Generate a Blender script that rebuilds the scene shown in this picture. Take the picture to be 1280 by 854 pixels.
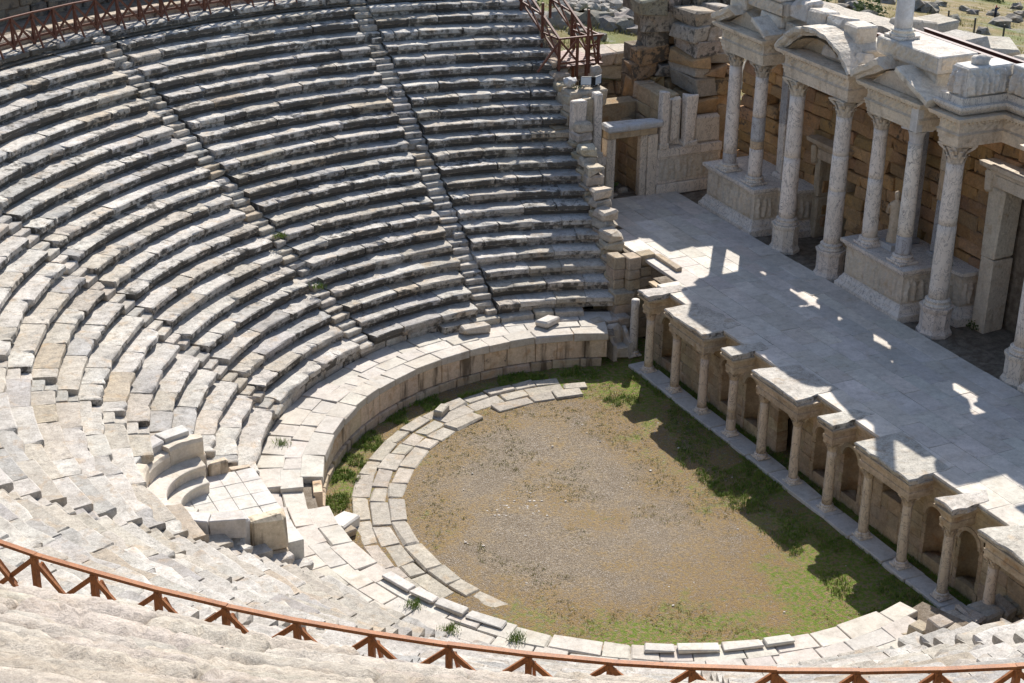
import bpy, math, random
import numpy as np
from mathutils import Matrix, Vector, noise as mnoise
for o in list(bpy.data.objects): bpy.data.objects.remove(o)
rnd = random.Random(11)
SC = bpy.context.scene
COL = SC.collection
PI = math.pi
# ------------------------------------------------------------------ camera (fitted from the photograph)
CAMP = np.array([-32.3156, -53.0704, 28.9156])
YAW, PITCH, ROLL, FPX = 0.4568, 0.4196, 0.0181, 2083.95
_F = np.array([math.sin(YAW)*math.cos(PITCH), math.cos(YAW)*math.cos(PITCH), -math.sin(PITCH)])
_R0 = np.array([math.cos(YAW), -math.sin(YAW), 0.0]); _U0 = np.cross(_R0, _F)
_R = _R0*math.cos(ROLL)+_U0*math.sin(ROLL); _U = -_R0*math.sin(ROLL)+_U0*math.cos(ROLL)
cd = bpy.data.cameras.new('camera'); cam = bpy.data.objects.new('camera', cd); COL.objects.link(cam)
cd.sensor_width = 36; cd.lens = FPX/1280*36; cd.clip_start = .5; cd.clip_end = 9000
cam.matrix_world = Matrix(((_R[0], _U[0], -_F[0], CAMP[0]), (_R[1], _U[1], -_F[1], CAMP[1]), (_R[2], _U[2], -_F[2], CAMP[2]), (0, 0, 0, 1)))
SC.camera = cam
def px(P):
    d = np.asarray(P, float)-CAMP; z = d@_F
    return 640+FPX*(d@_R)/z, 427-FPX*(d@_U)/z, z
def inview(P, m=170):
    x, y, z = px(P); return z > 1 and -m < x < 1280+m and -m < y < 854+m
# ------------------------------------------------------------------ light
SUN = Vector((.67, .94, 1.0)).normalized()          # towards the sun
EL = math.asin(SUN.z); AZ = math.atan2(SUN.x, SUN.y)
w = bpy.data.worlds.new('World'); SC.world = w; w.use_nodes = True
nt = w.node_tree; bg = nt.nodes['Background']; sky = nt.nodes.new('ShaderNodeTexSky'); sky.sky_type = 'NISHITA'
sky.sun_disc = False; sky.sun_elevation = EL; sky.sun_rotation = AZ
nt.links.new(sky.outputs[0], bg.inputs[0]); bg.inputs[1].default_value = .105
sd = bpy.data.lights.new('sun', 'SUN'); sd.energy = 4.5; sd.angle = math.radians(.53); sd.color = (1, .958, .90)
so = bpy.data.objects.new('sun', sd); COL.objects.link(so); so.rotation_euler = SUN.to_track_quat('Z', 'Y').to_euler(); so.location = (40, 60, 70)
SC.view_settings.view_transform = 'Standard'; SC.view_settings.look = 'None'; SC.view_settings.exposure = .88; SC.view_settings.gamma = 1
SC.render.engine = 'CYCLES'
try: SC.cycles.use_denoising = True
except Exception: pass
# ------------------------------------------------------------------ materials
class NB:
    def __init__(s, name):
        s.m = bpy.data.materials.new(name); s.m.use_nodes = True; s.t = s.m.node_tree; s.bs = s.t.nodes['Principled BSDF']
        g = s.t.nodes.new('ShaderNodeNewGeometry'); s.pos = g.outputs['Position']; s.nor = g.outputs['Normal']
    def lk(s, v, sock):
        if hasattr(v, 'is_linked'): s.t.links.new(v, sock)
        else: sock.default_value = v
    def noise(s, scale, detail=5, rough=.55, vec=None, dist=0):
        n = s.t.nodes.new('ShaderNodeTexNoise'); n.inputs['Scale'].default_value = scale; n.inputs['Detail'].default_value = detail
        n.inputs['Roughness'].default_value = rough; n.inputs['Distortion'].default_value = dist
        s.lk(vec if vec is not None else s.pos, n.inputs['Vector']); return n.outputs['Fac']
    def vor(s, scale, feat='F1', vec=None):
        n = s.t.nodes.new('ShaderNodeTexVoronoi'); n.feature = feat; n.inputs['Scale'].default_value = scale
        s.lk(vec if vec is not None else s.pos, n.inputs['Vector']); return n.outputs['Distance']
    def ramp(s, v, a, b, lo=0., hi=1.):
        n = s.t.nodes.new('ShaderNodeMapRange'); n.interpolation_type = 'SMOOTHSTEP'
        for k, q in zip(('Value', 'From Min', 'From Max', 'To Min', 'To Max'), (v, a, b, lo, hi)): s.lk(q, n.inputs[k])
        return n.outputs[0]
    def math(s, op, a, b=0., c=0.):
        n = s.t.nodes.new('ShaderNodeMath'); n.operation = op; s.lk(a, n.inputs[0]); s.lk(b, n.inputs[1]); s.lk(c, n.inputs[2]); return n.outputs[0]
    def mix(s, f, a, b, mode='MIX'):
        n = s.t.nodes.new('ShaderNodeMix'); n.data_type = 'RGBA'; n.blend_type = mode
        s.lk(f, n.inputs[0]); s.lk(a, n.inputs[6]); s.lk(b, n.inputs[7]); return n.outputs[2]
    def sep(s, v):
        n = s.t.nodes.new('ShaderNodeSeparateXYZ'); s.lk(v, n.inputs[0]); return n.outputs
    def scl(s, sx, sy, sz, vec=None):
        n = s.t.nodes.new('ShaderNodeVectorMath'); n.operation = 'MULTIPLY'; s.lk(vec if vec is not None else s.pos, n.inputs[0]); n.inputs[1].default_value = (sx, sy, sz); return n.outputs[0]
    def rand(s):
        n = s.t.nodes.new('ShaderNodeObjectInfo'); return n.outputs['Random'], n.outputs['Color'], n.outputs['Alpha']
    def bump(s, h, st=.4, d=.02):
        n = s.t.nodes.new('ShaderNodeBump'); n.inputs['Strength'].default_value = st; n.inputs['Distance'].default_value = d
        s.lk(h, n.inputs['Height']); s.t.links.new(n.outputs[0], s.bs.inputs['Normal'])
    def done(s, col, rough=.9, spec=.25):
        s.lk(col, s.bs.inputs['Base Color']); s.lk(rough, s.bs.inputs['Roughness']); s.bs.inputs['Specular IOR Level'].default_value = spec; return s.m
def V4(c): return (c[0], c[1], c[2], 1)
def stone(name, tan=.35, streak=0., gr=1., ornament=0., lth=.83, bd=.05, tancol=(.42, .27, .13), lich=(.058, .049, .038), veins=0., bump=.5, speck=.5, warmgrey=(.30, .27, .23), pit=.3):
    b = NB(name); r, oc, al = b.rand()
    big = b.noise(.9, 5, .6); mid = b.noise(4.2, 7, .65); fin = b.noise(28, 5, .65); huge = b.noise(.23, 3)
    col = b.mix(b.ramp(big, .3, .72), b.mix(.45, oc, V4(warmgrey)), oc)
    col = b.mix(b.math('MULTIPLY', b.ramp(b.noise(1.7, 5, .6, dist=.6), .52, .72), tan), col, V4(tancol))
    grain = b.noise(11, 8, .78)
    col = b.mix(gr, col, b.mix(b.ramp(b.math('ADD', b.math('MULTIPLY', grain, .6), b.math('MULTIPLY', b.noise(3.1, 6, .7), .4)), .3, .68), (.66, .64, .61, 1), (1.16, 1.15, 1.13, 1)), 'MULTIPLY')
    nz = b.math('ABSOLUTE', b.sep(b.nor)[2])
    # black lichen crust: patches with their own outline, denser on upright faces
    lm = b.math('ADD', b.math('MULTIPLY', mid, .62), b.math('MULTIPLY', b.noise(1.15, 4, .6), .5))
    thr = b.math('ADD', b.math('SUBTRACT', lth, b.math('MULTIPLY', al, .42)), b.math('MULTIPLY', nz, .15))
    msk = b.ramp(b.math('SUBTRACT', lm, thr), -.02, .085)
    col = b.mix(b.math('MULTIPLY', msk, .88), col, V4(lich))
    # grey algae film & speckle
    gm = b.ramp(b.math('ADD', b.math('MULTIPLY', fin, .6), b.math('MULTIPLY', mid, .5)), .5, .72, 0, 1)
    col = b.mix(b.math('MULTIPLY', gm, b.math('MULTIPLY', b.math('ADD', al, .35), speck)), col, (.12, .115, .105, 1))
    pt = b.ramp(b.vor(17), .03, .16, 1, 0)
    ptm = b.math('MULTIPLY', pt, b.ramp(mid, .52, .66))
    col = b.mix(b.math('MULTIPLY', ptm, pit*2), col, (.10, .085, .065, 1))
    if streak:
        sv = b.noise(2.2, 5, .6, vec=b.scl(1, 1, .12)); col = b.mix(b.ramp(sv, .52, .68, 0, streak), col, (.10, .075, .05, 1))
    if veins:
        v = b.math('ABSOLUTE', b.math('SUBTRACT', b.noise(2.6, 7, .65, vec=b.scl(.8, .8, .42), dist=2.2), .5))
        col = b.mix(b.ramp(v, 0, .022, veins, 0), col, (.13, .115, .12, 1))
    h = b.math('ADD', b.math('ADD', b.math('MULTIPLY', mid, .9), b.math('ADD', b.math('MULTIPLY', fin, .3), b.math('MULTIPLY', grain, .6*gr))), b.math('MULTIPLY', ptm, -.6))
    if ornament: h = b.math('ADD', h, b.math('MULTIPLY', b.ramp(b.vor(7.5, 'SMOOTH_F1'), .1, .55), -1.1*ornament))
    b.bump(h, bump, bd)
    return b.done(col, .92, .15)
M = {}
M['seat'] = stone('weathered_limestone', tan=.38, bump=.65, speck=.75)
M['riser'] = stone('lichen_and_shade_limestone', lth=.775, tan=.5, bump=.9, speck=1., warmgrey=(.27, .23, .18))  # lichen, plus shade painted into the recess under the seat lip
M['worn'] = stone('worn_travertine', bd=.11, tan=.28, tancol=(.42, .30, .19), bump=.8, speck=.5, pit=.9, warmgrey=(.47, .41, .34))
M['marble'] = stone('veined_marble', gr=.3, tan=.30, tancol=(.42, .30, .19), veins=.8, bump=.2, speck=.12, pit=.08, warmgrey=(.60, .52, .43))
M['carved'] = stone('carved_marble', gr=.7, ornament=.35, tan=.42, tancol=(.42, .28, .15), streak=.3, bump=.8, speck=.4, pit=.5, warmgrey=(.54, .46, .36))
M['ashlar'] = stone('brown_ashlar', tan=.62, tancol=(.34, .19, .08), bump=.9, speck=.6, pit=.5, warmgrey=(.20, .15, .10))
M['paving'] = stone('pale_paving', gr=.55, streak=.16, tan=.38, tancol=(.43, .34, .25), bump=.35, speck=.42, pit=.3, warmgrey=(.40, .365, .32))
M['slab'] = stone('podium_slab', gr=.8, streak=.9, tan=.8, tancol=(.46, .30, .17), bump=.4, speck=.45, pit=.2, warmgrey=(.40, .31, .22))
def wood(name, c1, c2):
    b = NB(name); r, oc, al = b.rand()
    tc = b.t.nodes.new('ShaderNodeTexCoord').outputs['Object']
    n = b.noise(3, 4, .6); f = b.noise(38, 4, .6, vec=b.scl(1, 1, .25))
    col = b.mix(b.ramp(n, .3, .7), V4(c1), V4(c2)); col = b.mix(b.ramp(f, .42, .7, 0, .55), col, (.05, .022, .012, 1))
    col = b.mix(b.math('MULTIPLY', r, .2), col, (.20, .09, .04, 1))
    b.bump(f, .3, .01); return b.done(col, .62, .3)
M['wood'] = wood('stained_wood', (.27, .095, .028), (.38, .15, .05))
M['wood_dark'] = wood('weathered_stained_wood', (.12, .045, .028), (.17, .068, .042))
def plain(name, c, rough=.6, metal=0., nscale=6, amt=.35, dark=(.02, .02, .02)):
    b = NB(name); col = b.mix(b.ramp(b.noise(nscale, 5, .6), .4, .75, 0, amt), V4(c), V4(dark)); b.bs.inputs['Metallic'].default_value = metal
    b.bump(b.noise(nscale*5, 3), .1, .01); return b.done(col, rough, .3)
M['steel'] = plain('painted_steel_beam', (.085, .028, .022), .55)
M['black'] = plain('black_housing', (.02, .02, .022), .45)
M['post'] = plain('dark_iron', (.05, .05, .045), .6)
b = NB('lamp_glass'); M['glass'] = b.done(b.mix(b.noise(5), (.55, .62, .68, 1), (.4, .45, .5, 1)), .12, .6)
def leafmat(name, a, c):
    b = NB(name); r, oc, al = b.rand(); n = b.noise(2.2, 4, .6); f = b.noise(19, 2)
    col = b.mix(b.ramp(n, .35, .68), V4(a), V4(c)); col = b.mix(b.ramp(f, .3, .75, 0, .5), col, (.16, .15, .035, 1))
    b.bs.inputs['Subsurface Weight'].default_value = 0; return b.done(col, .7, .2)
M['grass'] = leafmat('grass_blades', (.075, .15, .015), (.16, .24, .028))
M['dry'] = leafmat('dry_grass', (.30, .25, .085), (.22, .24, .06))
M['bush'] = leafmat('bush_leaves', (.03, .06, .012), (.06, .10, .02))
# orchestra soil: grey gravel with ochre moss and green turf towards the rim and the stage
b = NB('orchestra_soil'); x_, y_, z_ = b.sep(b.pos)
n1 = b.noise(.33, 5, .6); n2 = b.noise(1.4, 6, .65); n3 = b.noise(9, 6, .7); n4 = b.noise(24, 6, .75); vo = b.vor(22)
pale = b.ramp(b.math('ADD', b.math('MULTIPLY', n1, .5), b.math('MULTIPLY', n2, .5)), .42, .6)
col = b.mix(b.ramp(n3, .35, .68), (.17, .135, .095, 1), b.mix(pale, (.22, .17, .115, 1), (.42, .38, .32, 1)))
col = b.mix(b.ramp(n4, .52, .66, 0, .85), col, (.50, .46, .41, 1))
col = b.mix(b.ramp(n4, .49, .36, 0, .75), col, (.075, .055, .033, 1))
dx = b.math('ADD', x_, 5.4); dy = b.math('ADD', y_, 8.7); rad = b.math('SQRT', b.math('ADD', b.math('MULTIPLY', dx, dx), b.math('MULTIPLY', dy, dy)))
edge = b.math('ADD', b.math('ADD', b.ramp(rad, 5.5, 11, 0, .17), b.ramp(x_, -6.5, -.8, 0, .22)), b.ramp(y_, -11, -19, 0, .16))
moss = b.math('ADD', b.math('ADD', b.math('MULTIPLY', n1, .75), b.math('MULTIPLY', n2, .55)), edge)
mm = b.math('MULTIPLY', b.ramp(moss, .57, .78), b.ramp(n3, .38, .54))
col = b.mix(b.math('MULTIPLY', mm, .85), col, b.mix(b.ramp(n3, .35, .7), (.17, .10, .04, 1), (.27, .185, .068, 1)))
gm = b.math('MULTIPLY', b.ramp(moss, .77, .95), b.ramp(b.noise(6, 6, .75), .42, .56))
col = b.mix(gm, col, b.mix(b.ramp(n4, .35, .7), (.06, .11, .014, 1), (.19, .24, .04, 1)))
b.bump(b.math('ADD', b.math('ADD', n3, b.math('MULTIPLY', n4, .7)), b.math('MULTIPLY', vo, -.5)), .9, .06); M['soil'] = b.done(col, .95, .1)
b = NB('dirt'); n3 = b.noise(3, 7, .7); n4 = b.noise(25, 5, .7)
col = b.mix(b.ramp(n3, .35, .68), (.16, .125, .09, 1), (.30, .255, .20, 1)); col = b.mix(b.ramp(n4, .5, .7, 0, .6), col, (.09, .07, .05, 1))
b.bump(b.math('ADD', n3, n4), .9, .06); M['dirt'] = b.done(col, .95, .1)
b = NB('hillside'); n1 = b.noise(.07, 5, .6); n2 = b.noise(.5, 6, .65); n3 = b.noise(5, 6, .7); n4 = b.noise(22, 4, .7)
col = b.mix(b.ramp(n2, .36, .62), (.20, .17, .075, 1), (.30, .22, .115, 1))
col = b.mix(b.ramp(b.math('ADD', n1, b.math('MULTIPLY', n2, .4)), .70, .86), col, (.14, .165, .05, 1))
col = b.mix(b.ramp(b.math('ADD', b.math('MULTIPLY', n2, .6), b.math('MULTIPLY', n3, .5)), .56, .66, 0, .9), col, (.30, .27, .235, 1))
col = b.mix(b.ramp(n4, .5, .68, 0, .55), col, (.07, .065, .04, 1))
b.bump(b.math('ADD', n3, n4), .9, .12); M['hill'] = b.done(col, .95, .1)
b = NB('walker_clothes'); zz = b.sep(b.t.nodes.new('ShaderNodeTexCoord').outputs['Object'])[2]
col = b.mix(b.math('GREATER_THAN', zz, .92), (.015, .017, .025, 1), (.03, .04, .07, 1)); col = b.mix(b.math('GREATER_THAN', zz, 1.47), col, (.42, .10, .05, 1)); M['walker'] = b.done(col, .8)
# ------------------------------------------------------------------ object helpers
WL = {}
def setp(o, label=None, cat=None, group=None, kind=None):
    if label: o['label'] = label
    if cat: o['category'] = cat
    if group: o['group'] = group
    if kind: o['kind'] = kind
def thing(name, loc, label, cat, group=None, kind=None):
    o = bpy.data.objects.new(name, None); COL.objects.link(o); o.location = loc; o.empty_display_size = .3
    WL[o] = np.array(loc, float); setp(o, label, cat, group, kind); return o
def add(name, verts, faces, mat, parent=None, color=(.55, .53, .5, .3), smooth=False, label=None, cat=None, group=None, kind=None, org=None):
    v = np.asarray(verts, float)
    if org is None: org = np.array([(v[:, 0].min()+v[:, 0].max())/2, (v[:, 1].min()+v[:, 1].max())/2, v[:, 2].min()])
    org = np.asarray(org, float)
    me = bpy.data.meshes.new(name); me.from_pydata((v-org).tolist(), [], faces)
    if smooth: me.polygons.foreach_set('use_smooth', [True]*len(me.polygons))
    me.materials.append(M[mat]); o = bpy.data.objects.new(name, me); COL.objects.link(o)
    o.color = color; WL[o] = org
    if parent is not None: o.parent = parent; o.location = (org-WL[parent]).tolist()
    else: o.location = org.tolist()
    setp(o, label, cat, group, kind); return o
class Acc:
    def __init__(s): s.v = []; s.f = []
    def put(s, v, f):
        n = len(s.v); s.v.extend([tuple(q) for q in v]); s.f.extend([tuple(i+n for i in q) for q in f]); return s
    def build(s, name, mat, parent=None, **k): return add(name, s.v, s.f, mat, parent, **k)
def tint(base, dv=.12, dc=.03, a=.3, da=.15, R=rnd):
    g = 1+R.uniform(-dv, dv)
    return (max(.02, base[0]*g+R.uniform(-dc, dc)*.5), max(.02, base[1]*g+R.uniform(-dc, dc)*.2), max(.02, base[2]*g-R.uniform(-dc, dc)*.5), min(1, max(0, a+R.uniform(-da, da))))
# chamfered block topology
CORN = [(i, j, k) for i in (0, 1) for j in (0, 1) for k in (0, 1)]
def _topo():
    ci = {c: n for n, c in enumerate(CORN)}; vid = lambda c, a: ci[c]*3+a
    P = {}
    for c in CORN:
        for a in range(3):
            q = [(.1 if c[t] == 0 else .9) for t in range(3)]; q[a] = float(c[a]); P[vid(c, a)] = np.array(q)
    F = []
    for a in range(3):
        o1, o2 = [t for t in range(3) if t != a]
        for s in (0, 1):
            def cc(u, v):
                c = [0, 0, 0]; c[a] = s; c[o1] = u; c[o2] = v; return tuple(c)
            F.append([vid(cc(*q), a) for q in ((0, 0), (1, 0), (1, 1), (0, 1))])
    for a in range(3):
        o1, o2 = [t for t in range(3) if t != a]
        for s in (0, 1):
            for t in (0, 1):
                def cc(u):
                    c = [0, 0, 0]; c[a] = u; c[o1] = s; c[o2] = t; return tuple(c)
                F.append([vid(cc(0), o1), vid(cc(1), o1), vid(cc(1), o2), vid(cc(0), o2)])
    for c in CORN: F.append([vid(c, 0), vid(c, 1), vid(c, 2)])
    out = []
    for f in F:
        q = [P[i] for i in f]; n = np.cross(q[1]-q[0], q[2]-q[0]); m = sum(q)/len(q)-.5
        out.append(tuple(f) if n@m > 0 else tuple(f[::-1]))
    return out
BTOPO = _topo()
def cblock(fm, L, ch=.02, jit=.01, R=rnd, chip=.3):
    """bevelled block; fm maps unit coordinates to the world, L the three lengths"""
    V = []
    for c in CORN:
        j = [R.uniform(-jit, jit)/L[t] for t in range(3)]
        k = ch*(R.uniform(.6, 1.5) if R.random() > chip*.3 else R.uniform(2, 4.5))
        for a in range(3):
            q = [0, 0, 0]
            for t in range(3):
                ins = 0 if t == a else min(.42, k/L[t])
                q[t] = (ins if c[t] == 0 else 1-ins)+j[t]
            V.append(fm(*q))
    return V
CX, CY = -5.435, -8.95
def pol(R, a, z): return (CX+R*math.cos(a), CY+R*math.sin(a), z)
def polblock(name, R0, R1, a0, a1, z0, z1, mat, parent, color, ch=.02, jit=.012, tilt=0., **k):
    t = rnd.uniform(-tilt, tilt)
    fm = lambda u, v, w_: pol(R0+(R1-R0)*u, a0+(a1-a0)*v, z0+(z1-z0)*w_+t*(u-.5)*w_)
    return add(name, cblock(fm, (R1-R0, (a1-a0)*(R0+R1)/2, z1-z0), ch, jit), BTOPO, mat, parent, color, **k)
def box(name, lo, hi, mat, parent, color, ch=.02, jit=.008, rz=0., shear=None, tiltx=0., **k):
    c = [(lo[i]+hi[i])/2 for i in range(3)]; L = [hi[i]-lo[i] for i in range(3)]; cs, sn = math.cos(rz), math.sin(rz)
    def fm(u, v, w_):
        x, y, z = (u-.5)*L[0], (v-.5)*L[1], (w_-.5)*L[2]
        z2 = z+tiltx*y
        return (c[0]+x*cs-y*sn, c[1]+x*sn+y*cs, c[2]+z2)
    return add(name, cblock(fm, L, ch, jit), BTOPO, mat, parent, color, **k)
def bar(A, B, w_, h, up=(0, 0, 1)):
    A, B = np.array(A, float), np.array(B, float); d = B-A; d /= np.linalg.norm(d); s = np.cross(d, up)
    if np.linalg.norm(s) < 1e-3: s = np.cross(d, (1, 0, 0))
    s /= np.linalg.norm(s); u = np.cross(s, d); V = []
    for P in (A, B):
        for a, c in ((-1, -1), (1, -1), (1, 1), (-1, 1)): V.append(P+s*a*w_/2+u*c*h/2)
    return V, [(0, 3, 2, 1), (4, 5, 6, 7), (0, 1, 5, 4), (1, 2, 6, 5), (2, 3, 7, 6), (3, 0, 4, 7)]
def lathe(prof, n, c, rf=None):
    V = []; F = []
    for (r, z) in prof:
        for i in range(n):
            a = 2*PI*i/n; rr = r*(rf(a, z) if rf else 1); V.append((c[0]+rr*math.cos(a), c[1]+rr*math.sin(a), c[2]+z))
    for k in range(len(prof)-1):
        for i in range(n):
            j = (i+1) % n; F.append((k*n+i, k*n+j, (k+1)*n+j, (k+1)*n+i))
    F.append(tuple(range(n))[::-1]); F.append(tuple((len(prof)-1)*n+i for i in range(n))); return V, F
def sweep(path, prof, closed=False, capz=True):
    """mitred moulding along a plan path; outside is on the right of the direction of travel"""
    n = len(path); P = [np.array(q, float) for q in path]; nn = []
    for i in range(n):
        def nd(a, b_):
            d = P[b_]-P[a]; d /= np.linalg.norm(d); return np.array([d[1], -d[0]])
        if closed: a, c = nd((i-1) % n, i), nd(i, (i+1) % n)
        else: a = nd(max(i-1, 0), max(i-1, 0)+1); c = nd(min(i, n-2), min(i, n-2)+1)
        m = a+c; m = m/(1+a@c); nn.append(m)
    V = []; F = []; k = len(prof)
    for i in range(n):
        for (o, z) in prof: q = P[i]+nn[i]*o; V.append((q[0], q[1], z))
    for i in range(n if closed else n-1):
        j = (i+1) % n
        for t in range(k-1): F.append((i*k+t, j*k+t, j*k+t+1, i*k+t+1))
    if capz: F.append(tuple(i*k+k-1 for i in range(n))); F.append(tuple(i*k for i in range(n))[::-1])
    return V, F
def nz3(x, y, z, s=1.): return mnoise.noise(Vector((x*s, y*s, z*s)))
def rock(c, rx, ry, rz, seed, n=2, rough=.35):
    import bmesh
    bm = bmesh.new(); bmesh.ops.create_icosphere(bm, subdivisions=n, radius=1)
    V = []
    for v in bm.verts:
        p = v.co; q = max(abs(p.x), abs(p.y), abs(p.z)); p = p*(.62+.38/q*.8)
        k = 1+rough*mnoise.noise(p*1.6+Vector((seed, seed*2.3, 0)))+.3*rough*mnoise.noise(p*4+Vector((seed, 0, 9)))
        V.append((c[0]+p.x*rx*k, c[1]+p.y*ry*k, c[2]+p.z*rz*k))
    F = [tuple(q.index for q in f.verts) for f in bm.faces]; bm.free(); return V, F
# ------------------------------------------------------------------ terrain
NROW, R1, D, Z1, H = 23, 13.25, .688, 2.176, .4423
def Rk(k): return R1+D*k
def Zk(k): return Z1+H*k
def xend(R): return .25+.21*(R-13.25)          # plan line where the seats end beside the stage
def aend(R): return math.acos((xend(R)-CX)/R)
def terr(x, y):
    z = 3-.167*(x-21)-.0625*(y-46)
    if z < -30: z = -30+(z+30)*.02
    if z > 32: z = 32+(z-32)*.1
    z += .5*nz3(x, y, 0, .06)+.16*nz3(x, y, 3, .3)+.06*nz3(x, y, 7, .9)
    r = math.hypot(x-CX, y-CY)
    if x < 4 and r < 60: z = min(z, 13.2+max(0, r-31.4)*.55-1.2)
    return z
def inside(x, y):
    r = math.hypot(x-CX, y-CY)
    return (r < 30.8 and x < xend(r)+1.0) or (-2 < x < 12.6 and -34 < y < 15.5)
def grid_terrain():
    xs = np.concatenate([[-3000, -1200, -500, -220, -120], np.arange(-80, 140, 1.6), [170, 230, 330, 520, 900, 1600, 3000]])
    ys = np.concatenate([[-3000, -1200, -500, -220, -140], np.arange(-100, 170, 1.6), [200, 260, 360, 550, 900, 1600, 3000]])
    V = []; F = []; nx, ny = len(xs), len(ys)
    for y in ys:
        for x in xs: V.append((x, y, terr(x, y)))
    for j in range(ny-1):
        for i in range(nx-1):
            if any(inside(xs[i+a], ys[j+b_]) for a in (0, 1) for b_ in (0, 1)) and xs[i+1]-xs[i] < 5 and ys[j+1]-ys[j] < 5: continue
            F.append((j*nx+i, j*nx+i+1, (j+1)*nx+i+1, (j+1)*nx+i))
    add('terrain', V, F, 'hill', smooth=True, kind='structure', label='dry grassy hillside falling away behind the stage ruins', org=(0, 0, 0))
grid_terrain()
# ------------------------------------------------------------------ orchestra
def orchestra():
    V = []; F = []; n = 56; xs = np.linspace(-17.5, 1.6, n); ys = np.linspace(-21.8, 5.2, n+20)
    for y in ys:
        for x in xs: V.append((x, y, .05*nz3(x, y, 0, .35)+.025*nz3(x, y, 4, 1.3)))
    for j in range(len(ys)-1):
        for i in range(n-1): F.append((j*n+i, j*n+i+1, (j+1)*n+i+1, (j+1)*n+i))
    add('orchestra_floor', V, F, 'soil', smooth=True, kind='structure', label='round gravel and moss floor of the orchestra', org=(0, 0, 0))
orchestra()
pv = thing('orchestra_paving', (CX, CY, 0), 'curved band of worn paving stones edging the orchestra floor', 'paving', kind='structure')
for (ra, rb, a0, a1, zt) in ((8.3, 8.95, 76, 207, .10), (8.96, 9.6, 74, 192, .08), (9.61, 10.2, 80, 214, .085)):
    a = math.radians(a0)
    while a < math.radians(a1):
        da = rnd.uniform(.8, 1.7)/((ra+rb)/2)
        if rnd.random() > .02:
            z = zt*.7+rnd.uniform(-.035, .03)
            polblock('paving_stone', ra+rnd.uniform(-.04, .05), rb-.015+rnd.uniform(-.05, .04), a+.002, a+da-.002, -.15, z, 'seat', pv, tint((.45, .405, .34), .10, .02, .34, .15), .03, .03, .03)
        a += da
# ------------------------------------------------------------------ cavea: seats
STAIRS = [math.radians(q) for q in (89, 115, 142.5, 166.5, 193.5, 217.5, 245, 271)]
SW = .42                                                  # half width of a stair in metres
EXA, EXR = math.radians(180), 15.2                       # exedra centre
EX = np.array((CX-14.8, CY+.3))
def in_exedra(R, a, k):
    if k > 5: return False
    x, y, _ = pol(R+.3, a, 0); return abs(y-EX[1]) < 2.62 and (x > EX[0] or math.hypot(x-EX[0], y-EX[1]) < 2.7) and x < CX
def exspan(k):
    q = [math.radians(d/10) for d in range(1600, 2000) if in_exedra(Rk(k), math.radians(d/10), k)]; return (q[0], q[-1]) if q else None
def seat_block(parent, k, a0, a1, color, worn=1., zoff=0., front=0., R0=None, Z0=None, name='seat_block'):
    R = (Rk(k) if R0 is None else R0)+front; z = (Zk(k) if Z0 is None else Z0)+zoff
    L = (a1-a0)*R; t = rnd.uniform(-.012, .012)
    prof = [(.18, -.50), (.16, -.31), (.05, -.25), (0, -.215), (0, -.035), (.04, 0), (.42, -.004), (.96, .006), (.96, -.50)]
    st = [0, min(.2, .07/L), .33+rnd.uniform(-.08, .08), .66+rnd.uniform(-.08, .08), 1-min(.2, .07/L), 1]
    V = []; n = len(prof); s0 = rnd.uniform(0, 99)
    for si, s in enumerate(st):
        end = si in (0, 5)
        chip = 0
        if rnd.random() < .30*worn: chip = rnd.uniform(.02, .15)
        for pi, (r, dz) in enumerate(prof):
            rr, zz = r, dz
            if 2 <= pi <= 5:
                rr += chip+rnd.uniform(0, .022)*worn; zz -= chip*.5*(pi >= 4)+rnd.uniform(0, .014)*worn*(pi >= 4)
            if end and pi in (3, 4, 5): rr += .035*worn; zz -= .012
            if pi in (5, 6): zz += rnd.uniform(-.012, .01)
            if pi in (0, 1): rr += rnd.uniform(-.02, .03)
            V.append(pol(R+rr, a0+(a1-a0)*s, z+zz+t*(s-.5)))
    F = [tuple(range(n)), tuple((len(st)-1)*n+i for i in range(n))[::-1]]
    for si in range(len(st)-1):
        for i in range(n):
            j = (i+1) % n; F.append((si*n+i, (si+1)*n+i, (si+1)*n+j, si*n+j))
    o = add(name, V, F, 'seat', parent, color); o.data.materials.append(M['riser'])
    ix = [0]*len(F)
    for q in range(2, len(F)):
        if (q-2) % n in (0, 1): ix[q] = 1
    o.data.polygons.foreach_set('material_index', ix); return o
def seat_tint(a, k):
    d = math.degrees(a); f = min(1, max(0, (178-d)/48))         # 1 = lichened far side, 0 = pale side below the exedra
    q = rnd.random()
    if q < .03: base = (.49, .415, .32)
    elif q < .28: base = (.51, .465, .40)
    elif q < .44: base = (.43, .415, .395)
    else: base = (.575, .545, .50)
    f2 = f*(.6+.4*min(1, k/8))
    base = [c*(.90+.10*f) for c in base]
    return tint(base, .10, .015, .34+.50*f2, .20)
ORD = ('first', 'second', 'third', 'fourth', 'fifth', 'sixth', 'seventh', 'eighth', 'ninth')
wl = ['steep wedge of black-lichened stone seats running into the stage end wall', 'steep wedge of lichened stone seats, next but one to the stage end wall', 'broad wedge of grey stone seats with tan repair blocks under the far railing',
      'wedge of pale curving stone seats beside the marble exedra, on its far side', 'wedge of bleached stone seats directly behind the marble exedra', 'wedge of bleached stone seats beside the exedra, on the foreground railing side',
      'wedge of bleached stone seats just below the long foreground railing', 'pale stone seating wedge below the foreground railing, towards the stage', 'pale stone seating wedge ending at the dark entrance beside the stage']
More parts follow.
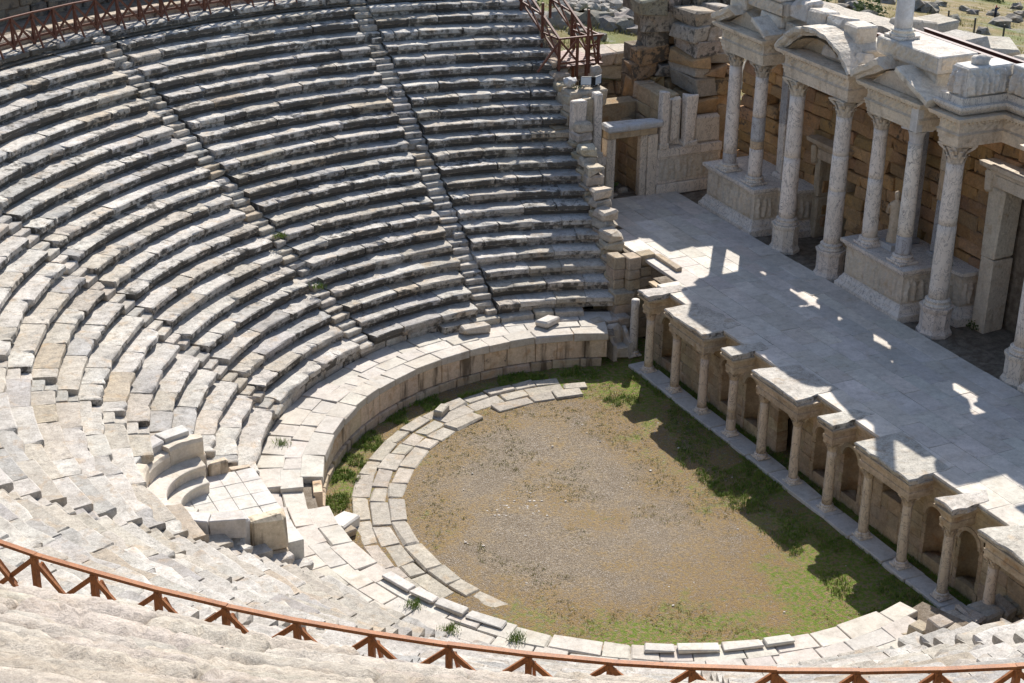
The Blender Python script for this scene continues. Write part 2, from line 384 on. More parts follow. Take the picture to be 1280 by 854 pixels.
def core(name, parent, a0f, a1f, r0=13.45):
    V = []; F = []; nr, na = 9, 9
    for i in range(nr):
        R = r0+(29.6-r0)*i/(nr-1); z = Zk((R-13.25)/D)-.62
        for j in range(na): a = a0f(R)+(a1f(R)-a0f(R))*j/(na-1); V.append(pol(R, a, z))
    for i in range(nr-1):
        for j in range(na-1): F.append((i*na+j, (i+1)*na+j, (i+1)*na+j+1, i*na+j+1))
    return add(name, V, F, 'dirt', parent)
edges = [None]+STAIRS+[None]
for wi in range(9):
    def lo(R, wi=wi): return aend(R) if wi == 0 else STAIRS[wi-1]+SW/R
    def hi(R, wi=wi): return (2*PI-math.acos((xend(R)-1.6-CX)/R)) if wi == 8 else STAIRS[wi]-SW/R
    c = pol(14, (lo(14)+hi(14))/2, 1.5)
    T = thing('seating_wedge', c, wl[wi], 'seating', 'wedges of stone seats')
    core('rubble_core', T, lo, hi, 17.7 if wi == 4 else (16.4 if wi == 8 else 13.45))
    for k in range(NROW):
        R = Rk(k); a, e = lo(R), hi(R)
        if wi == 8 and k < 4: e = math.radians(276.5+k)
        a += rnd.uniform(-.05, .12)/R; e += rnd.uniform(-.12, .05)/R
        rowE = bpy.data.objects.new('seat_row', None); COL.objects.link(rowE); rowE.empty_display_size = .1; rp = np.array(pol(R, (a+e)/2, Zk(k)-.5)); WL[rowE] = rp; rowE.parent = T; rowE.location = (rp-WL[T]).tolist(); made = 0
        sp = exspan(k) if k <= 5 and wi == 4 else None
        while a < e-1e-4:
            L = rnd.uniform(1.0, 2.5)
            if wi in (0, 1, 2): L *= .92
            da = L/R; e_ = e
            if sp and sp[0]-.02/R < a < sp[1]: a = sp[1]
            if sp and a < sp[0]: e_ = sp[0]
            if e_-a-da < .5/R: da = e_-a
            if da < .05/R: a += .05/R; continue
            am = a+da/2
            if not in_exedra(R, am, k) and inview(pol(R, am, Zk(k)), 140) and True:
                made = 1; seat_block(rowE, k, a+.0035/R*2, a+da-.0035/R*2, seat_tint(am, k), worn=1.35 if rnd.random() < .3 else .8, zoff=rnd.uniform(-.014, .014), front=rnd.uniform(-.02, .02))
            a += da
        if not made: bpy.data.objects.remove(rowE)
# stairs
sl = ['narrow stair of small stone steps climbing past the wooden end railing', 'narrow stone stair meeting the far railing between lichened wedges', 'narrow stone stair cutting the curving grey wedges above the exedra', 'narrow stone stair descending to the far edge of the exedra',
      'narrow stone stair descending to the near parapet of the exedra', 'narrow bleached stone stair below the foreground railing', 'narrow stone stair half hidden under the foreground railing', 'narrow stone stair towards the stage entrance']
for si, A in enumerate(STAIRS):
    if not any(inview(pol(Rk(k), A, Zk(k)), 60) for k in range(NROW)): continue
    T = thing('stairway', pol(13.3, A, 1.5), sl[si], 'stairs', 'radial stairways')
    core('rubble_core', T, lambda R, A=A: A-SW/R, lambda R, A=A: A+SW/R)
    for k in range(NROW):
        R = Rk(k)
        if in_exedra(R, A, k) or not inview(pol(R, A, Zk(k)), 120): continue
        far = math.degrees(A) < 150
        sh = rnd.uniform(-.04, .04)
        c1 = seat_tint(A, k*.4); c1 = (c1[0]*.93, c1[1]*.92, c1[2]*.9, c1[3]*.8)
        polblock('step', R+.36, R+1.0, A-(SW-.01)/R, A+(SW-.01)/R, Zk(k)-.46, Zk(k)-.02, 'seat', T, c1, .035, .02, .02)
        w1 = SW*.98 if far and rnd.random() > .25 else SW*.2
        polblock('step', R+.02+sh, R+.45, A-SW*.96/R, A+w1/R, Zk(k)-.46, Zk(k)-.215, 'seat', T, (c1[0], c1[1]*.99, c1[2]*.98, c1[3]*.8), .03, .02, .02)
# ------------------------------------------------------------------ podium wall and walkway
pw = thing('podium_wall', pol(11.2, math.radians(120), 0), 'curved wall of tall stained slabs around the orchestra', 'wall')
a = math.radians(67.6)
while a < math.radians(279.0):
    da = rnd.uniform(.75, 1.35)/11.2
    d = math.degrees(a+da/2)
    if not (163.5 < d < 170.5):
        top = 1.34+(0.1 if d < 78 else 0)
        polblock('wall_slab', 11.2+rnd.uniform(-.012, .012), 11.5, a+.0012, a+da-.0012, .36, top+rnd.uniform(-.01, .01), 'slab', pw, tint((.66, .535, .40), .10, .05, .20, .2), .014, .006)
        polblock('base_slab', 11.1+rnd.uniform(-.02, .02), 11.5, a+.02, a+da+.018, -.1, .35, 'slab', pw, tint((.46, .37, .28), .1, .04, .3, .15), .025, .012)
    a += da
wk = thing('podium_walkway', pol(12.2, math.radians(130), 1.3), 'broad pale stone ledge between podium wall and lowest seats', 'path', kind='structure')
V = []; F = []
for i in range(121):
    a = math.radians(66+222*i/120); V += [pol(11.45, a, 1.2), pol(14.2, a, 1.26)]
for i in range(120): F.append((2*i, 2*i+1, 2*i+3, 2*i+2))
add('walkway_bed', V, F, 'dirt', wk)
for (ra, rb, lo_, hi_) in ((11.13, 11.85, .8, 1.7), (11.86, 12.5, .7, 1.6), (12.51, 13.42, .8, 1.5)):
    a = math.radians(67.4 if ra < 12.4 else 66)
    while a < math.radians(286):
        da = rnd.uniform(lo_, hi_)/((ra+rb)/2); d = math.degrees(a+da/2)
        if d > 282: break
        drop = .17 if 163.5 < d < 171 else (.05 if d > 171 else 0)
        if not (ra < 11.5 and 163 < d < 170.5):
            polblock('paving_slab', ra+rnd.uniform(-.05, .03), rb-.01+rnd.uniform(-.02, .1)*(rb < 13), a+.001, a+da-.001, 1.15-drop, 1.46+rnd.uniform(-.02, .02)-drop, 'paving', wk, tint((.53, .485, .425), .09, .03, .30, .12), .018, .02, .04)
        a += da
# lip blocks standing on the near rim of the podium and low first course by the end wall
for (d0, d1) in ((196, 215), (240, 262)):
    a = math.radians(d0)
    while a < math.radians(d1):
        da = rnd.uniform(.9, 1.4)/11.4
        polblock('coping_block', 11.15, 11.55, a+.004, a+da-.004, 1.43, 1.52+rnd.uniform(-.03, .03), 'paving', pw, tint((.55, .52, .47), .1, .03, .25, .1), .02, .02)
        a += da
a = math.radians(71)
while a < math.radians(276):
    da = rnd.uniform(.8, 1.5)/13
    nr = math.degrees(a) < 99
    if not (abs(a-PI) < .16) and inview(pol(13.2, a, 1.5), 100): polblock('footing_block', 12.95 if nr and rnd.random() > .15 else 13.42, 13.95, a+.003, a+da-.003, 1.3, 1.74+rnd.uniform(-.03, .03), 'seat', wk, tint((.5, .46, .4), .1, .03, .45, .2), .03, .03)
    a += da
# loose blocks
def loose(c, L, rz, label, mat='seat', colr=(.58, .55, .5), a=.2, tx=0., ch=.05, grp='loose ancient stone blocks'):
    o = box('stone_block', (c[0]-L[0]/2, c[1]-L[1]/2, c[2]), (c[0]+L[0]/2, c[1]+L[1]/2, c[2]+L[2]), mat, None, tint(colr, .06, .02, a, .05), ch, .035, rz, tiltx=tx, label=label, cat='stone block', group=grp); return o
q = pol(10.55, math.radians(167), -.02); loose(q, (1.0, .75, .42), .5, 'white pitted stone block fallen beside the broken end of the podium wall', 'paving', (.66, .63, .58))
q = pol(10.7, math.radians(169), -.02); loose(q, (.8, .9, .30), .2, 'brown stone footing under the broken podium end', 'seat', (.4, .33, .25))
q = pol(12.3, math.radians(79), 1.47); loose(q, (.95, .7, .30), .5, 'flat stone block lying on the podium ledge near the throne', 'paving', (.62, .58, .52))
q = pol(12.5, math.radians(93.5), 1.47); loose(q, (1.2, .55, .36), .05, 'squared stone block at the foot of the end stair', 'seat', (.58, .52, .45))
q = pol(9.7, math.radians(113), .02); loose(q, (.7, .4, .28), .7, 'small loose stone on the orchestra paving by the wall', 'seat', (.55, .5, .42))
# ------------------------------------------------------------------ exedra
ex = thing('marble_exedra', (EX[0], EX[1], 1.5), 'semicircular marble bench recess for dignitaries set into the lowest seats', 'exedra')
def exb(name, r0, r1, d0, d1, z0, z1, col, ch=.02, mat='paving'):
    fm = lambda u, v, w_: (EX[0]+(r0+(r1-r0)*u)*math.cos(math.radians(d0+(d1-d0)*v)), EX[1]+(r0+(r1-r0)*u)*math.sin(math.radians(d0+(d1-d0)*v)), z0+(z1-z0)*w_)
    return add(name, cblock(fm, (r1-r0, abs(math.radians(d1-d0))*(r0+r1)/2, z1-z0), ch, .012), BTOPO, mat, ex, col)
tanm = (.62, .545, .45); segs = list(np.linspace(90, 264, 7))
for i in range(6):                                              # curved back wall, flush with the seats around it
    d0, d1 = segs[i]+.15, segs[i+1]-.15
    top = (4.22, 4.05, 4.28, 4.3, 4.28, 4.2)[i]
    def fm(u, v, w_, d0=d0, d1=d1, top=top):
        a = math.radians(d0+(d1-d0)*v); r = 2.42+.42*u; return (EX[0]+r*math.cos(a), EX[1]+r*math.sin(a), 2.5+(top-2.5)*w_)
    V = []; F = []; m = 7
    for t in range(m+1):
        for (u, w_) in ((0, 0), (.10, .62), (.0, .70), (0, .93), (.14, 1), (.9, 1), (1, .9), (1, 0)): V.append(np.array(fm(u, t/m, w_))+np.array((0, 0, .03*nz3(t*1.3, u*3, i*5, 1)*(w_ > .9))))
    for t in range(m):
        for q in range(8): F.append((t*8+q, t*8+(q+1) % 8, t*8+8+(q+1) % 8, t*8+8+q))
    F += [tuple(range(8)), tuple(m*8+q for q in range(8))[::-1]]
    add('wall_block', V, F, 'paving', ex, tint(tanm, .06, .03, .05, .04))
for i in range(9):
    d0, d1 = 97+i*18.5+.2, 97+(i+1)*18.5-.2
    exb('crown_slab', 2.80, 3.35, d0, d1, 3.75, 4.36+rnd.uniform(-.02, .03), tint((.56, .54, .51), .08, .03, .12, .08), .02)
def ring(name, r0, r1, d0, d1, z1, col):
    V = []; F = []; m = 6
    for t in range(m+1):
        a = math.radians(d0+(d1-d0)*t/m)
        for (r, z) in ((r0+.06, 2.4), (r0+.05, z1-.16), (r0, z1-.1), (r0+.01, z1-.015), (r0+.05, z1), (r1, z1+.004), (r1, 2.4)): V.append((EX[0]+r*math.cos(a), EX[1]+r*math.sin(a), z))
    for t in range(m):
        for q in range(7): F.append((t*7+q, t*7+(q+1) % 7, t*7+7+(q+1) % 7, t*7+7+q))
    F += [tuple(range(7)), tuple(m*7+q for q in range(7))[::-1]]; add(name, V, F, 'paving', ex, col)
for i in range(3):
    d0, d1 = 94+i*38+.15, 94+(i+1)*38-.15
    ring('bench', 1.82, 2.5, d0, d1, 3.55, tint((.60, .55, .47), .06, .03, .1, .04)); ring('step', 1.42, 1.86, d0+2, d1+2, 3.14, tint((.62, .57, .49), .06, .03, .05, .04))
for i in range(6):                                               # platform floor in front of the bench
    for j in range(6):
        y0 = EX[1]-2.5+j*.84; x0 = CX-16.9+i*.62
        if x0 < EX[0] and math.hypot(x0-EX[0], y0+.42-EX[1]) > 2.3: continue
        box('floor_slab', (x0, y0, 1.3), (x0+.615, y0+.835, 2.74+rnd.uniform(-.008, .008)), 'paving', ex, tint((.58, .555, .51), .06, .03, .12, .06), .012, .006)
for i, (x0, x1, z1) in enumerate(((-16.05, -14.95, 4.0), (-14.94, -13.75, 3.86))):   # near side wall of the recess
    box('parapet_block', (CX+x0, CY-2.5, 1.3), (CX+x1, CY-2.0, 2.72), 'slab', ex, tint((.50, .42, .33), .06, .03, .3, .08), .06, .06)
    box('parapet_block', (CX+x0+.02, CY-2.46, 2.74), (CX+x1+.04, CY-1.95, z1), 'slab' if i else 'paving', ex, tint((.62, .53, .41) if i else (.5, .48, .46), .03, .02, .08, .03), .05, .035)
for i in range(3): box('parapet_block', (CX-15.4+i*.72, EX[1]+2.5, 1.3), (CX-14.7+i*.72, EX[1]+2.86, 3.6-i*.42), 'slab', ex, tint((.58, .5, .4), .06, .03, .2, .05), .05, .03)
# ------------------------------------------------------------------ diazoma, upper wall and worn upper seats
V = []; F = []; n = 180
for i in range(n+1):
    a = math.radians(70+220*i/n); V += [pol(28.3, a, 11.55), pol(29.42, a, 11.62+.05*nz3(i, 0, 0, .9)), pol(29.46, a, 12.2), pol(31.7, a, 12.26), pol(31.72, a, 14.0), pol(33.0, a, 14.1)]
for i in range(n):
    for j in range(5): F.append((6*i+j, 6*i+j+1, 6*i+7+j, 6*i+6+j))
add('walkway', V, F, 'dirt', None, kind='structure', label='earth and stone walkway behind the railing above the lower seats', org=(0, 0, 0))
cb = thing('walkway_kerb', pol(29.4, math.radians(120), 11.6), 'low rough kerb wall under the far railing posts', 'kerb')
a = math.radians(80)
while a < math.radians(256):
    da = rnd.uniform(1.0, 2.0)/29.4
    if inview(pol(29.4, a+da/2, 12), 120):
        polblock('kerb_block', 29.36+rnd.uniform(-.03, .03), 29.9, a+.0008, a+da-.0008, 11.5, 12.31+rnd.uniform(-.02, .03), 'seat', cb, tint((.50, .42, .33), .1, .04, .35, .2), .03, .02)
        for _ in range(2):
            aa = a+rnd.random()*da; V, F = rock(pol(29.0+rnd.uniform(-.25, .25), aa, 11.68), rnd.uniform(.12, .34), rnd.uniform(.12, .3), rnd.uniform(.06, .15), rnd.random()*50, 1)
            add('rubble_stone', V, F, 'seat', cb, tint((.5, .47, .42), .1, .03, .5, .2))
    a += da
uw = thing('upper_wall', pol(31.7, math.radians(125), 12.2), 'dark rough retaining wall behind the far railing', 'wall')
for lay in range(4):
    a = math.radians(98)
    while a < math.radians(142):
        da = rnd.uniform(.8, 1.7)/31.7
        polblock('wall_block', 31.55+rnd.uniform(-.08, .06), 32.2, a+.0006, a+da-.0006, 12.2+lay*.62, 12.2+(lay+1)*.62-.01, 'ashlar', uw, tint((.26, .22, .17), .15, .03, .6, .2), .05, .05)
        a += da
# worn upper rows in the foreground (camera stands among them)
us = thing('worn_upper_seating', pol(33, math.radians(228), 14), 'eroded rounded travertine seat rows in front of the wooden railing', 'seating')
def worn_block(k, a0, a1):
    R = 31.35+.80*k; z = 14.72+.50*k; V = []; na = max(6, int((a1-a0)*R/.10)); R += .25*nz3(k*1.7, a0*9, 0, 1.); pr = [(.14, -.75), (.09, -.40), (.04, -.24), (0, -.12), (.03, -.03), (.10, .0), (.24, .0), (.40, 0), (.56, -.01), (.72, -.01), (.95, .0)]
    fl = [min(1, max(0, (math.radians(x)-0)/1)) for x in ()]
    for i in range(na+1):
        a = a0+(a1-a0)*i/na; e = min(i, na-i)/na
        er = max(0, min(1, (math.degrees(a)-215)/9)); drop = (1-er)*.42*max(0, 1-k*.25)          # eroded end by the left
        for (r, dz) in pr:
            x, y, _ = pol(R+r, a, 0)
            nA = nz3(x, y, k*3.1, .75); nB = nz3(x, y, k*5, 2.3); nC = nz3(x, y, k*2, 7.)
            f = max(0, 1-r/.5)
            nD = nz3(x, y, 1.7, .3); nE = abs(nz3(x, y, k*.7+9, 1.4)); cr = max(0, .12-nE)*1.6; rr = r+f*(.13*nA+.13*nB+.07*nC)+.03*f; zz = z+dz+.09*nD+.06*nA*(.4+f)+.06*nB+.05*nC+.04*nz3(x, y, k, 13.)-f*f*.13-cr*.45-drop*(.5+f)
            if e < .03: zz -= .07; rr += .05*f
            V.append(pol(R+rr, a, zz))
    n = len(pr); F = []
    for i in range(na):
        for j in range(n-1): F.append((i*n+j, (i+1)*n+j, (i+1)*n+j+1, i*n+j+1))
    F.append(tuple(range(n))); F.append(tuple(na*n+i for i in range(n))[::-1])
    add('worn_seat_block', V, F, 'worn', us, tint((.47, .425, .37), .10, .03, .36, .14), smooth=True)
for k in range(24):
    a = math.radians(206+rnd.uniform(0, 2)); e = math.radians(258)
    while a < e:
        da = rnd.uniform(1.5, 3.2)/(31.4+.8*k)
        if inview(pol(31.4+.8*k, a+da/2, 14.4+.5*k), 260): worn_block(k, a+.0004, a+da-.0004)
        a += da
V = []; F = []
for i in range(40):
    a = math.radians(196+70*i/39); V += [pol(31.6, a, 12.0), pol(31.75, a, 13.85), pol(52.5, a, 13.85+20.75*.625)]
for i in range(39):
    for j in range(2): F.append((3*i+j, 3*i+j+1, 3*i+4+j, 3*i+3+j))
add('earth_bed', V, F, 'dirt', us)
# ------------------------------------------------------------------ railings
def railing(label, a0, a1, step, strut=True, mat='wood', name='railing'):
    T = thing(name, pol(29.05, math.radians((a0+a1)/2), 11.6), label, 'railing', 'wooden railings')
    n = int(round((a1-a0)/step)); A = [math.radians(a0+i*step) for i in range(n+1)]
    for i, a in enumerate(A):
        jz = rnd.uniform(-.015, .015)
        add('post', *bar(pol(29.05, a, 11.5), pol(29.05, a, 13.17), .105, .105, (math.cos(a), math.sin(a), 0)), mat, T)
        if strut: add('strut', *bar(pol(28.98, a+.0028, 13.0), pol(28.42, a+.0028+rnd.uniform(-.002, .002), 11.85), .085, .05, (-math.sin(a), math.cos(a), 0)), mat, T)
        if i < n:
            b_ = A[i+1]
            add('top_rail', *bar(pol(29.04, a-.001, 13.2+jz), pol(29.04, b_+.001, 13.2+rnd.uniform(-.01, .01)), .10, .06), mat, T)
            add('bottom_rail', *bar(pol(29.06, a, 12.2), pol(29.06, b_, 12.2), .05, .09), mat, T)
            add('brace', *bar(pol(29.085, a, 13.12), pol(29.085, b_, 11.95), .05, .09), mat, T)
            add('brace', *bar(pol(29.02, a, 11.95), pol(29.02, b_, 13.12), .05, .09), mat, T)
railing('brown wooden cross-braced railing running along the foreground below worn seats', 206.5, 206.5+2.62*20, 2.62)
railing('dark weathered wooden railing along the top of the far seats', 82.0, 82+2.17*23, 2.17, mat='wood_dark')
# railing at the end of the seats, stepping down beside the stage
T = thing('stair_railing', (2.6, 14, 9.2), 'wooden stair railing and landing stepping down beside the stage end', 'railing', 'wooden railings')
def pst(x, y, z0, z1, w_=.11): add('post', *bar((x, y, z0), (x, y, z1), w_, w_, (0, 1, 0)), 'wood_dark', T)
def brc(A, B, w_=.05, h=.09, nm='brace'): add(nm, *bar(A, B, w_, h), 'wood_dark', T)
P0, P1 = np.array((2.45, 19.6, 13.3)), np.array((2.75, 13.9, 10.45))
for off in (0., 1.55):
    o = np.array((off, 0, 0)); brc(P0+o, P1+o, .1, .08, 'top_rail'); brc(P0+o-(0, 0, .85), P1+o-(0, 0, .85), .06, .09, 'bottom_rail')
    for t in (0, .36, .72, 1.):
        q = P0+o+(P1-P0)*t; pst(q[0], q[1], q[2]-1.75, q[2]+(.55 if (t == .72 and off == 0) else 0))
    for t in (0, .36, .72):
        t2 = min(1, t+(.36 if t < .7 else .28)); a_, b_ = P0+o+(P1-P0)*t, P0+o+(P1-P0)*t2
        brc(a_-(.03, 0, .05), b_-(.03, 0, .85)); brc(a_-(-.03, 0, .85), b_-(-.03, 0, .05))
x0, x1, y0, zt = 2.75, 4.95, 13.9, 10.45
brc((x0-.05, y0, zt), (x1+.1, y0, zt), .1, .08, 'top_rail'); brc((x0, y0, zt-1.15), (x1, y0, zt-1.15), .06, .09, 'bottom_rail')
for x in (x0+.95, x1-.15): pst(x, y0, 8.0, zt); 
for x in (x0+1.35,): pst(x, y0-.25, 7.8, zt+1.3, .09)
brc((x0, y0+.03, zt-.05), (x0+.95, y0+.03, zt-1.1)); brc((x0, y0-.03, zt-1.1), (x0+.95, y0-.03, zt-.05))
brc((x0-.05, y0-.05, zt-.15), (x0-1.25, y0-.3, zt-1.35), .08, .09); brc((x0+1.35, y0-.2, zt+1.25), (x1-.3, y0-.25, zt-1.6), .09, .06)
for z in (zt-.45, zt-.85): brc((x0+1.4, y0+.05, z), (x1-.1, y0+.05, z), .05, .08)
for y in (15.3, 16.6): pst(x1, y, 7.6, zt-.1); brc((x1, y0, zt-.05), (x1, 16.6, zt-.05), .08, .08, 'top_rail') if y < 16 else None
brc((x1-.03, y0, zt-.1), (x1-.03, 15.3, zt-1.1)); brc((x1+.03, y0, zt-1.1), (x1+.03, 15.3, zt-.1))
for i in range(8): add('deck_board', *bar((x0-.1, 14.0+i*.33, 9.12), (x1+.1, 14.0+i*.33, 9.12), .3, .05), 'wood_dark', T)
# ------------------------------------------------------------------ retaining wall at the end of the seats
ew = thing('end_retaining_wall', (xend(18)+.4, CY+18, 0), 'stepped end wall of stacked rough blocks between seats and stage', 'wall')
def endline(R):
    a = aend(R); q = pol(R, a, 0); return np.array(q[:2])
for k in range(0, 20):
    q = endline(Rk(k) if k >= 0 else R1+D*k); zt = Zk(k)+.25+rnd.uniform(-.12, .22)
    if k > 15: zt -= .3
    z = -.05
    if k >= 4: z = 3.2
    while z < zt-.12:
        hh = min(rnd.uniform(.38, .62), zt-z)
        box('wall_block', (q[0]-.15+rnd.uniform(-.05, .05), q[1]-.02, z), (q[0]+.62+rnd.uniform(-.08, .12), q[1]+D-.0, z+hh-.012), 'seat', ew, tint((.47, .39, .28), .12, .05, .34, .2), .04, .035, rnd.uniform(-.05, .05))
        z += hh
# crowning blocks that step down along the wall
for (k, s) in ((12, .7), (10, .75), (8.3, .8), (7, .65), (5.4, .7), (4, .85), (2.6, .8)):
    q = endline(R1+D*k); z = Zk(k)+.15
    for i in range(2):
        box('crown_block', (q[0]-.05, q[1], z), (q[0]+.75, q[1]+s, z+.42), 'seat', ew, tint((.56, .50, .41), .12, .05, .3, .2), .07, .06, rnd.uniform(-.2, .2)); z += .43
# ------------------------------------------------------------------ columns
def capital_mesh(c, r, h, wd, plain=False):
    A = Acc(); A.put(*lathe([(r*.98, 0), (r*1.08, .02*h), (r*1.08, .06*h), (r*.98, .09*h), (r*1.0, .3*h), (r*1.1, .6*h), (r*1.35, .86*h)], 16, c))
    if not plain:
        for row, (z0, hh, rr) in enumerate(((.08, .42, 1.02), (.34, .44, 1.12))):
            for i in range(8):
                a = 2*PI*(i+.5*row)/8; hw = .30
                pts = []
                for t, (o, zz) in enumerate(((0, 0), (.10, .5), (.34, .95), (.42, .78))):
                    for s in (-1, 0, 1):
                        ww = hw*(1-.22*t)*s; rad = r*(rr+o+(.07 if s == 0 else 0)); pts.append((c[0]+rad*math.cos(a+ww), c[1]+rad*math.sin(a+ww), c[2]+h*(z0+hh*zz)))
                A.put(pts, [(t*3+s, t*3+s+1, t*3+s+4, t*3+s+3) for t in range(3) for s in range(2)])
        for i in range(4):
            a = PI/4+i*PI/2; A.put(*bar((c[0]+r*1.05*math.cos(a), c[1]+r*1.05*math.sin(a), c[2]+h*.55), (c[0]+wd*.63*math.cos(a), c[1]+wd*.63*math.sin(a), c[2]+h*.88), r*.3, r*.28))
    V = []; n = 6                                                 # abacus with hollow sides
    ring = []
    for s in range(4):
        for i in range(n):
            t = i/n*2-1; hollow = (1-t*t)*.12*wd
            x, y = t*wd/2, -wd/2+hollow
            ca, sa = math.cos(s*PI/2), math.sin(s*PI/2); ring.append((x*ca-y*sa, x*sa+y*ca))
    m = len(ring)
    V = [(c[0]+x*.93, c[1]+y*.93, c[2]+h*.86) for x, y in ring]+[(c[0]+x, c[1]+y, c[2]+h*.91) for x, y in ring]+[(c[0]+x, c[1]+y, c[2]+h) for x, y in ring]
    F = [tuple(range(m))[::-1], tuple(2*m+i for i in range(m))]+[(l*m+i, l*m+(i+1) % m, (l+1)*m+(i+1) % m, (l+1)*m+i) for l in (0, 1) for i in range(m)]
    return A, (V, F)
def column(name, x, y, z0, ztop, r, label, group, drums, ped=None, spiral=False, plaincap=False, captint=(.66, .58, .48), cat='column', mat='marble', caph=None, cap=True):
    T = thing(name, (x, y, z0), label, cat, group)
    z = z0
    if ped:                                                       # octagonal pedestal
        pr = [(.66, 0), (.66, .14), (.60, .24), (.57, .32), (.57, ped-.24), (.62, ped-.14), (.64, ped-.06), (.64, ped)]
        o8 = lambda a, zz: 1/math.cos(((a-PI/8) % (PI/4))-PI/8)*.96
        add('pedestal', *lathe([(q[0]*r/.36, q[1]) for q in pr], 8, (x, y, z)), 'marble', T, tint((.70, .62, .53), .05, .03, .15, .1)); z += ped
    else:
        s = r*1.42; box('plinth', (x-s, y-s, z), (x+s, y+s, z+r*.34), 'marble', T, tint((.70, .63, .545), .06, .03, .12, .08), .01, .006); z += r*.34
    bh = r*.82
    pr = [(1.38, 0), (1.45, .12), (1.38, .28), (1.2, .36), (1.16, .5), (1.24, .6), (1.32, .72), (1.24, .84), (1.08, .9), (1.02, 1)]
    add('base', *lathe([(a*r, b_*bh) for a, b_ in pr], 24, (x, y, z)), 'marble', T, tint((.70, .63, .545), .06, .03, .12, .08), smooth=True); z += bh
    ch = caph or r*1.95; zs = z; ze = ztop-ch; L = ze-zs
    tops = [0]+[d[0] for d in drums]
    for i, d in enumerate(drums):
        t0, t1 = tops[i], d[0]; n = 40 if spiral else 24; st = 26 if spiral else 7; pr = []
        for j in range(st+1):
            t = t0+(t1-t0)*j/st; rr = r*(1-.13*t**1.6)
            if i > 0 and j == 0: rr *= .985
            pr.append((rr*(1.035 if t > .985 else 1), zs+L*t+(.004 if i and j == 0 else 0)))
        rf = (lambda a, zz: 1-.085*abs(math.sin(4*a+zz*2.6))**.6) if spiral else (lambda a, zz: 1+.02*nz3(math.cos(a)*1.3, math.sin(a)*1.3, zz+x*3, 1.7))
        add('shaft', *lathe(pr, n, (x, y, 0), rf), mat, T, tint(d[1], .04, .02, d[2] if len(d) > 2 else .12, .05), smooth=True)
    if cap:
        Ac, ab = capital_mesh((x, y, ze), r*.87, ch, r*2.75, plaincap); cm = 'carved' if not plaincap else 'paving'; ct = tint(captint, .05, .02, .18, .08)
        co = Ac.build('capital', cm, T, color=ct); add('abacus', *ab, cm, co, color=ct)
    return T
MB, GR, TN = (.76, .685, .60), (.40, .41, .43), (.52, .37, .22)
WM = (.80, .735, .655)
# proscenium columns
SP = 2.0626
px_lab = ['plain marble column under the first projecting block, nearest the throne', 'plain column, throne side of the first paired block', 'plain column, far from the throne, of the first paired block', 'single patched column between first and second paired blocks', 'plain column, throne side of the middle paired block', 'faintly fluted column of the middle paired block',
          'single slim column between middle and third paired blocks', 'spiral-fluted column, throne side of the third paired block', 'spiral-fluted column of the third paired block with carved bracket capital', 'single spiral-fluted column beside the low rubble wall', 'short column half hidden behind the low rubble wall', 'last proscenium column beyond the low rubble wall']
for i in range(12):
    y = -SP*i; c = (.60, .50, .385)
    dr = [(1., c, .08)] if i != 3 else [(.22, c), (.36, (.40, .30, .2)), (1., c)]
    column('proscenium_column', 0, y, .13, 2.74, .185, px_lab[i], 'columns along the stage front', dr, spiral=i in (5, 7, 8, 9), captint=(.56, .46, .34), mat='marble', caph=.34)
# broken free column and throne by the end of the podium
column('broken_column', .28, 1.75, .05, 2.55, .185, 'broken grey column stump standing alone beside the marble throne', None, [(1., (.55, .53, .5), .2)], cap=False, caph=.001)
TX, TY = -.30, 1.75
T = thing('marble_throne', (TX, TY, 0), 'worn marble throne with solid sides at the end of podium wall', 'throne')
box('seat', (TX-.36, TY-.1, 0), (TX+.36, TY+.5, .52), 'carved', T, tint((.52, .49, .45), .05, .02, .2, .05), .04, .02)
box('backrest', (TX-.42, TY+.42, 0), (TX+.42, TY+.66, 1.34), 'carved', T, tint((.52, .49, .45), .05, .02, .25, .05), .09, .03)
for x in (TX-.46, TX+.30):
    A = Acc(); prof = [(-.2, 0), (.5, 0), (.55, 1.2), (.3, 1.05), (.15, .8), (-.15, .7)]
    A.put([(x, TY+a, b_) for a, b_ in prof]+[(x+.16, TY+a, b_) for a, b_ in prof], [tuple(range(6)), tuple(range(6, 12))[::-1]]+[(i, i+6, (i+1) % 6+6, (i+1) % 6) for i in range(6)])
    A.build('side_panel', 'carved', T, color=tint((.52, .49, .45), .05, .02, .2, .05))
T = thing('throne_ledge', (-.2, 2.9, 0), 'low ledge of flat blocks behind the marble throne', 'wall')
for i in range(3):
    for z in range(3): box('ledge_block', (-1.25+i*.62, 2.48, z*.5-.05), (-.65+i*.62, 3.2+.1*i, z*.5+.44), 'seat', T, tint((.50, .44, .36), .1, .04, .3, .15), .04, .03)
# stylobate
sty = thing('stylobate', (0, -10, 0), 'pale stone strip under the proscenium columns', 'kerb')
y = .9
while y > -25:
    L = rnd.uniform(.9, 1.9); box('kerb_stone', (-.42+rnd.uniform(-.03, .03), y-L+.01, -.1), (.40+rnd.uniform(-.02, .04), y-.01, .125+rnd.uniform(-.012, .008)), 'paving', sty, tint((.58, .55, .51), .09, .02, .2, .1), .02, .012); y -= L
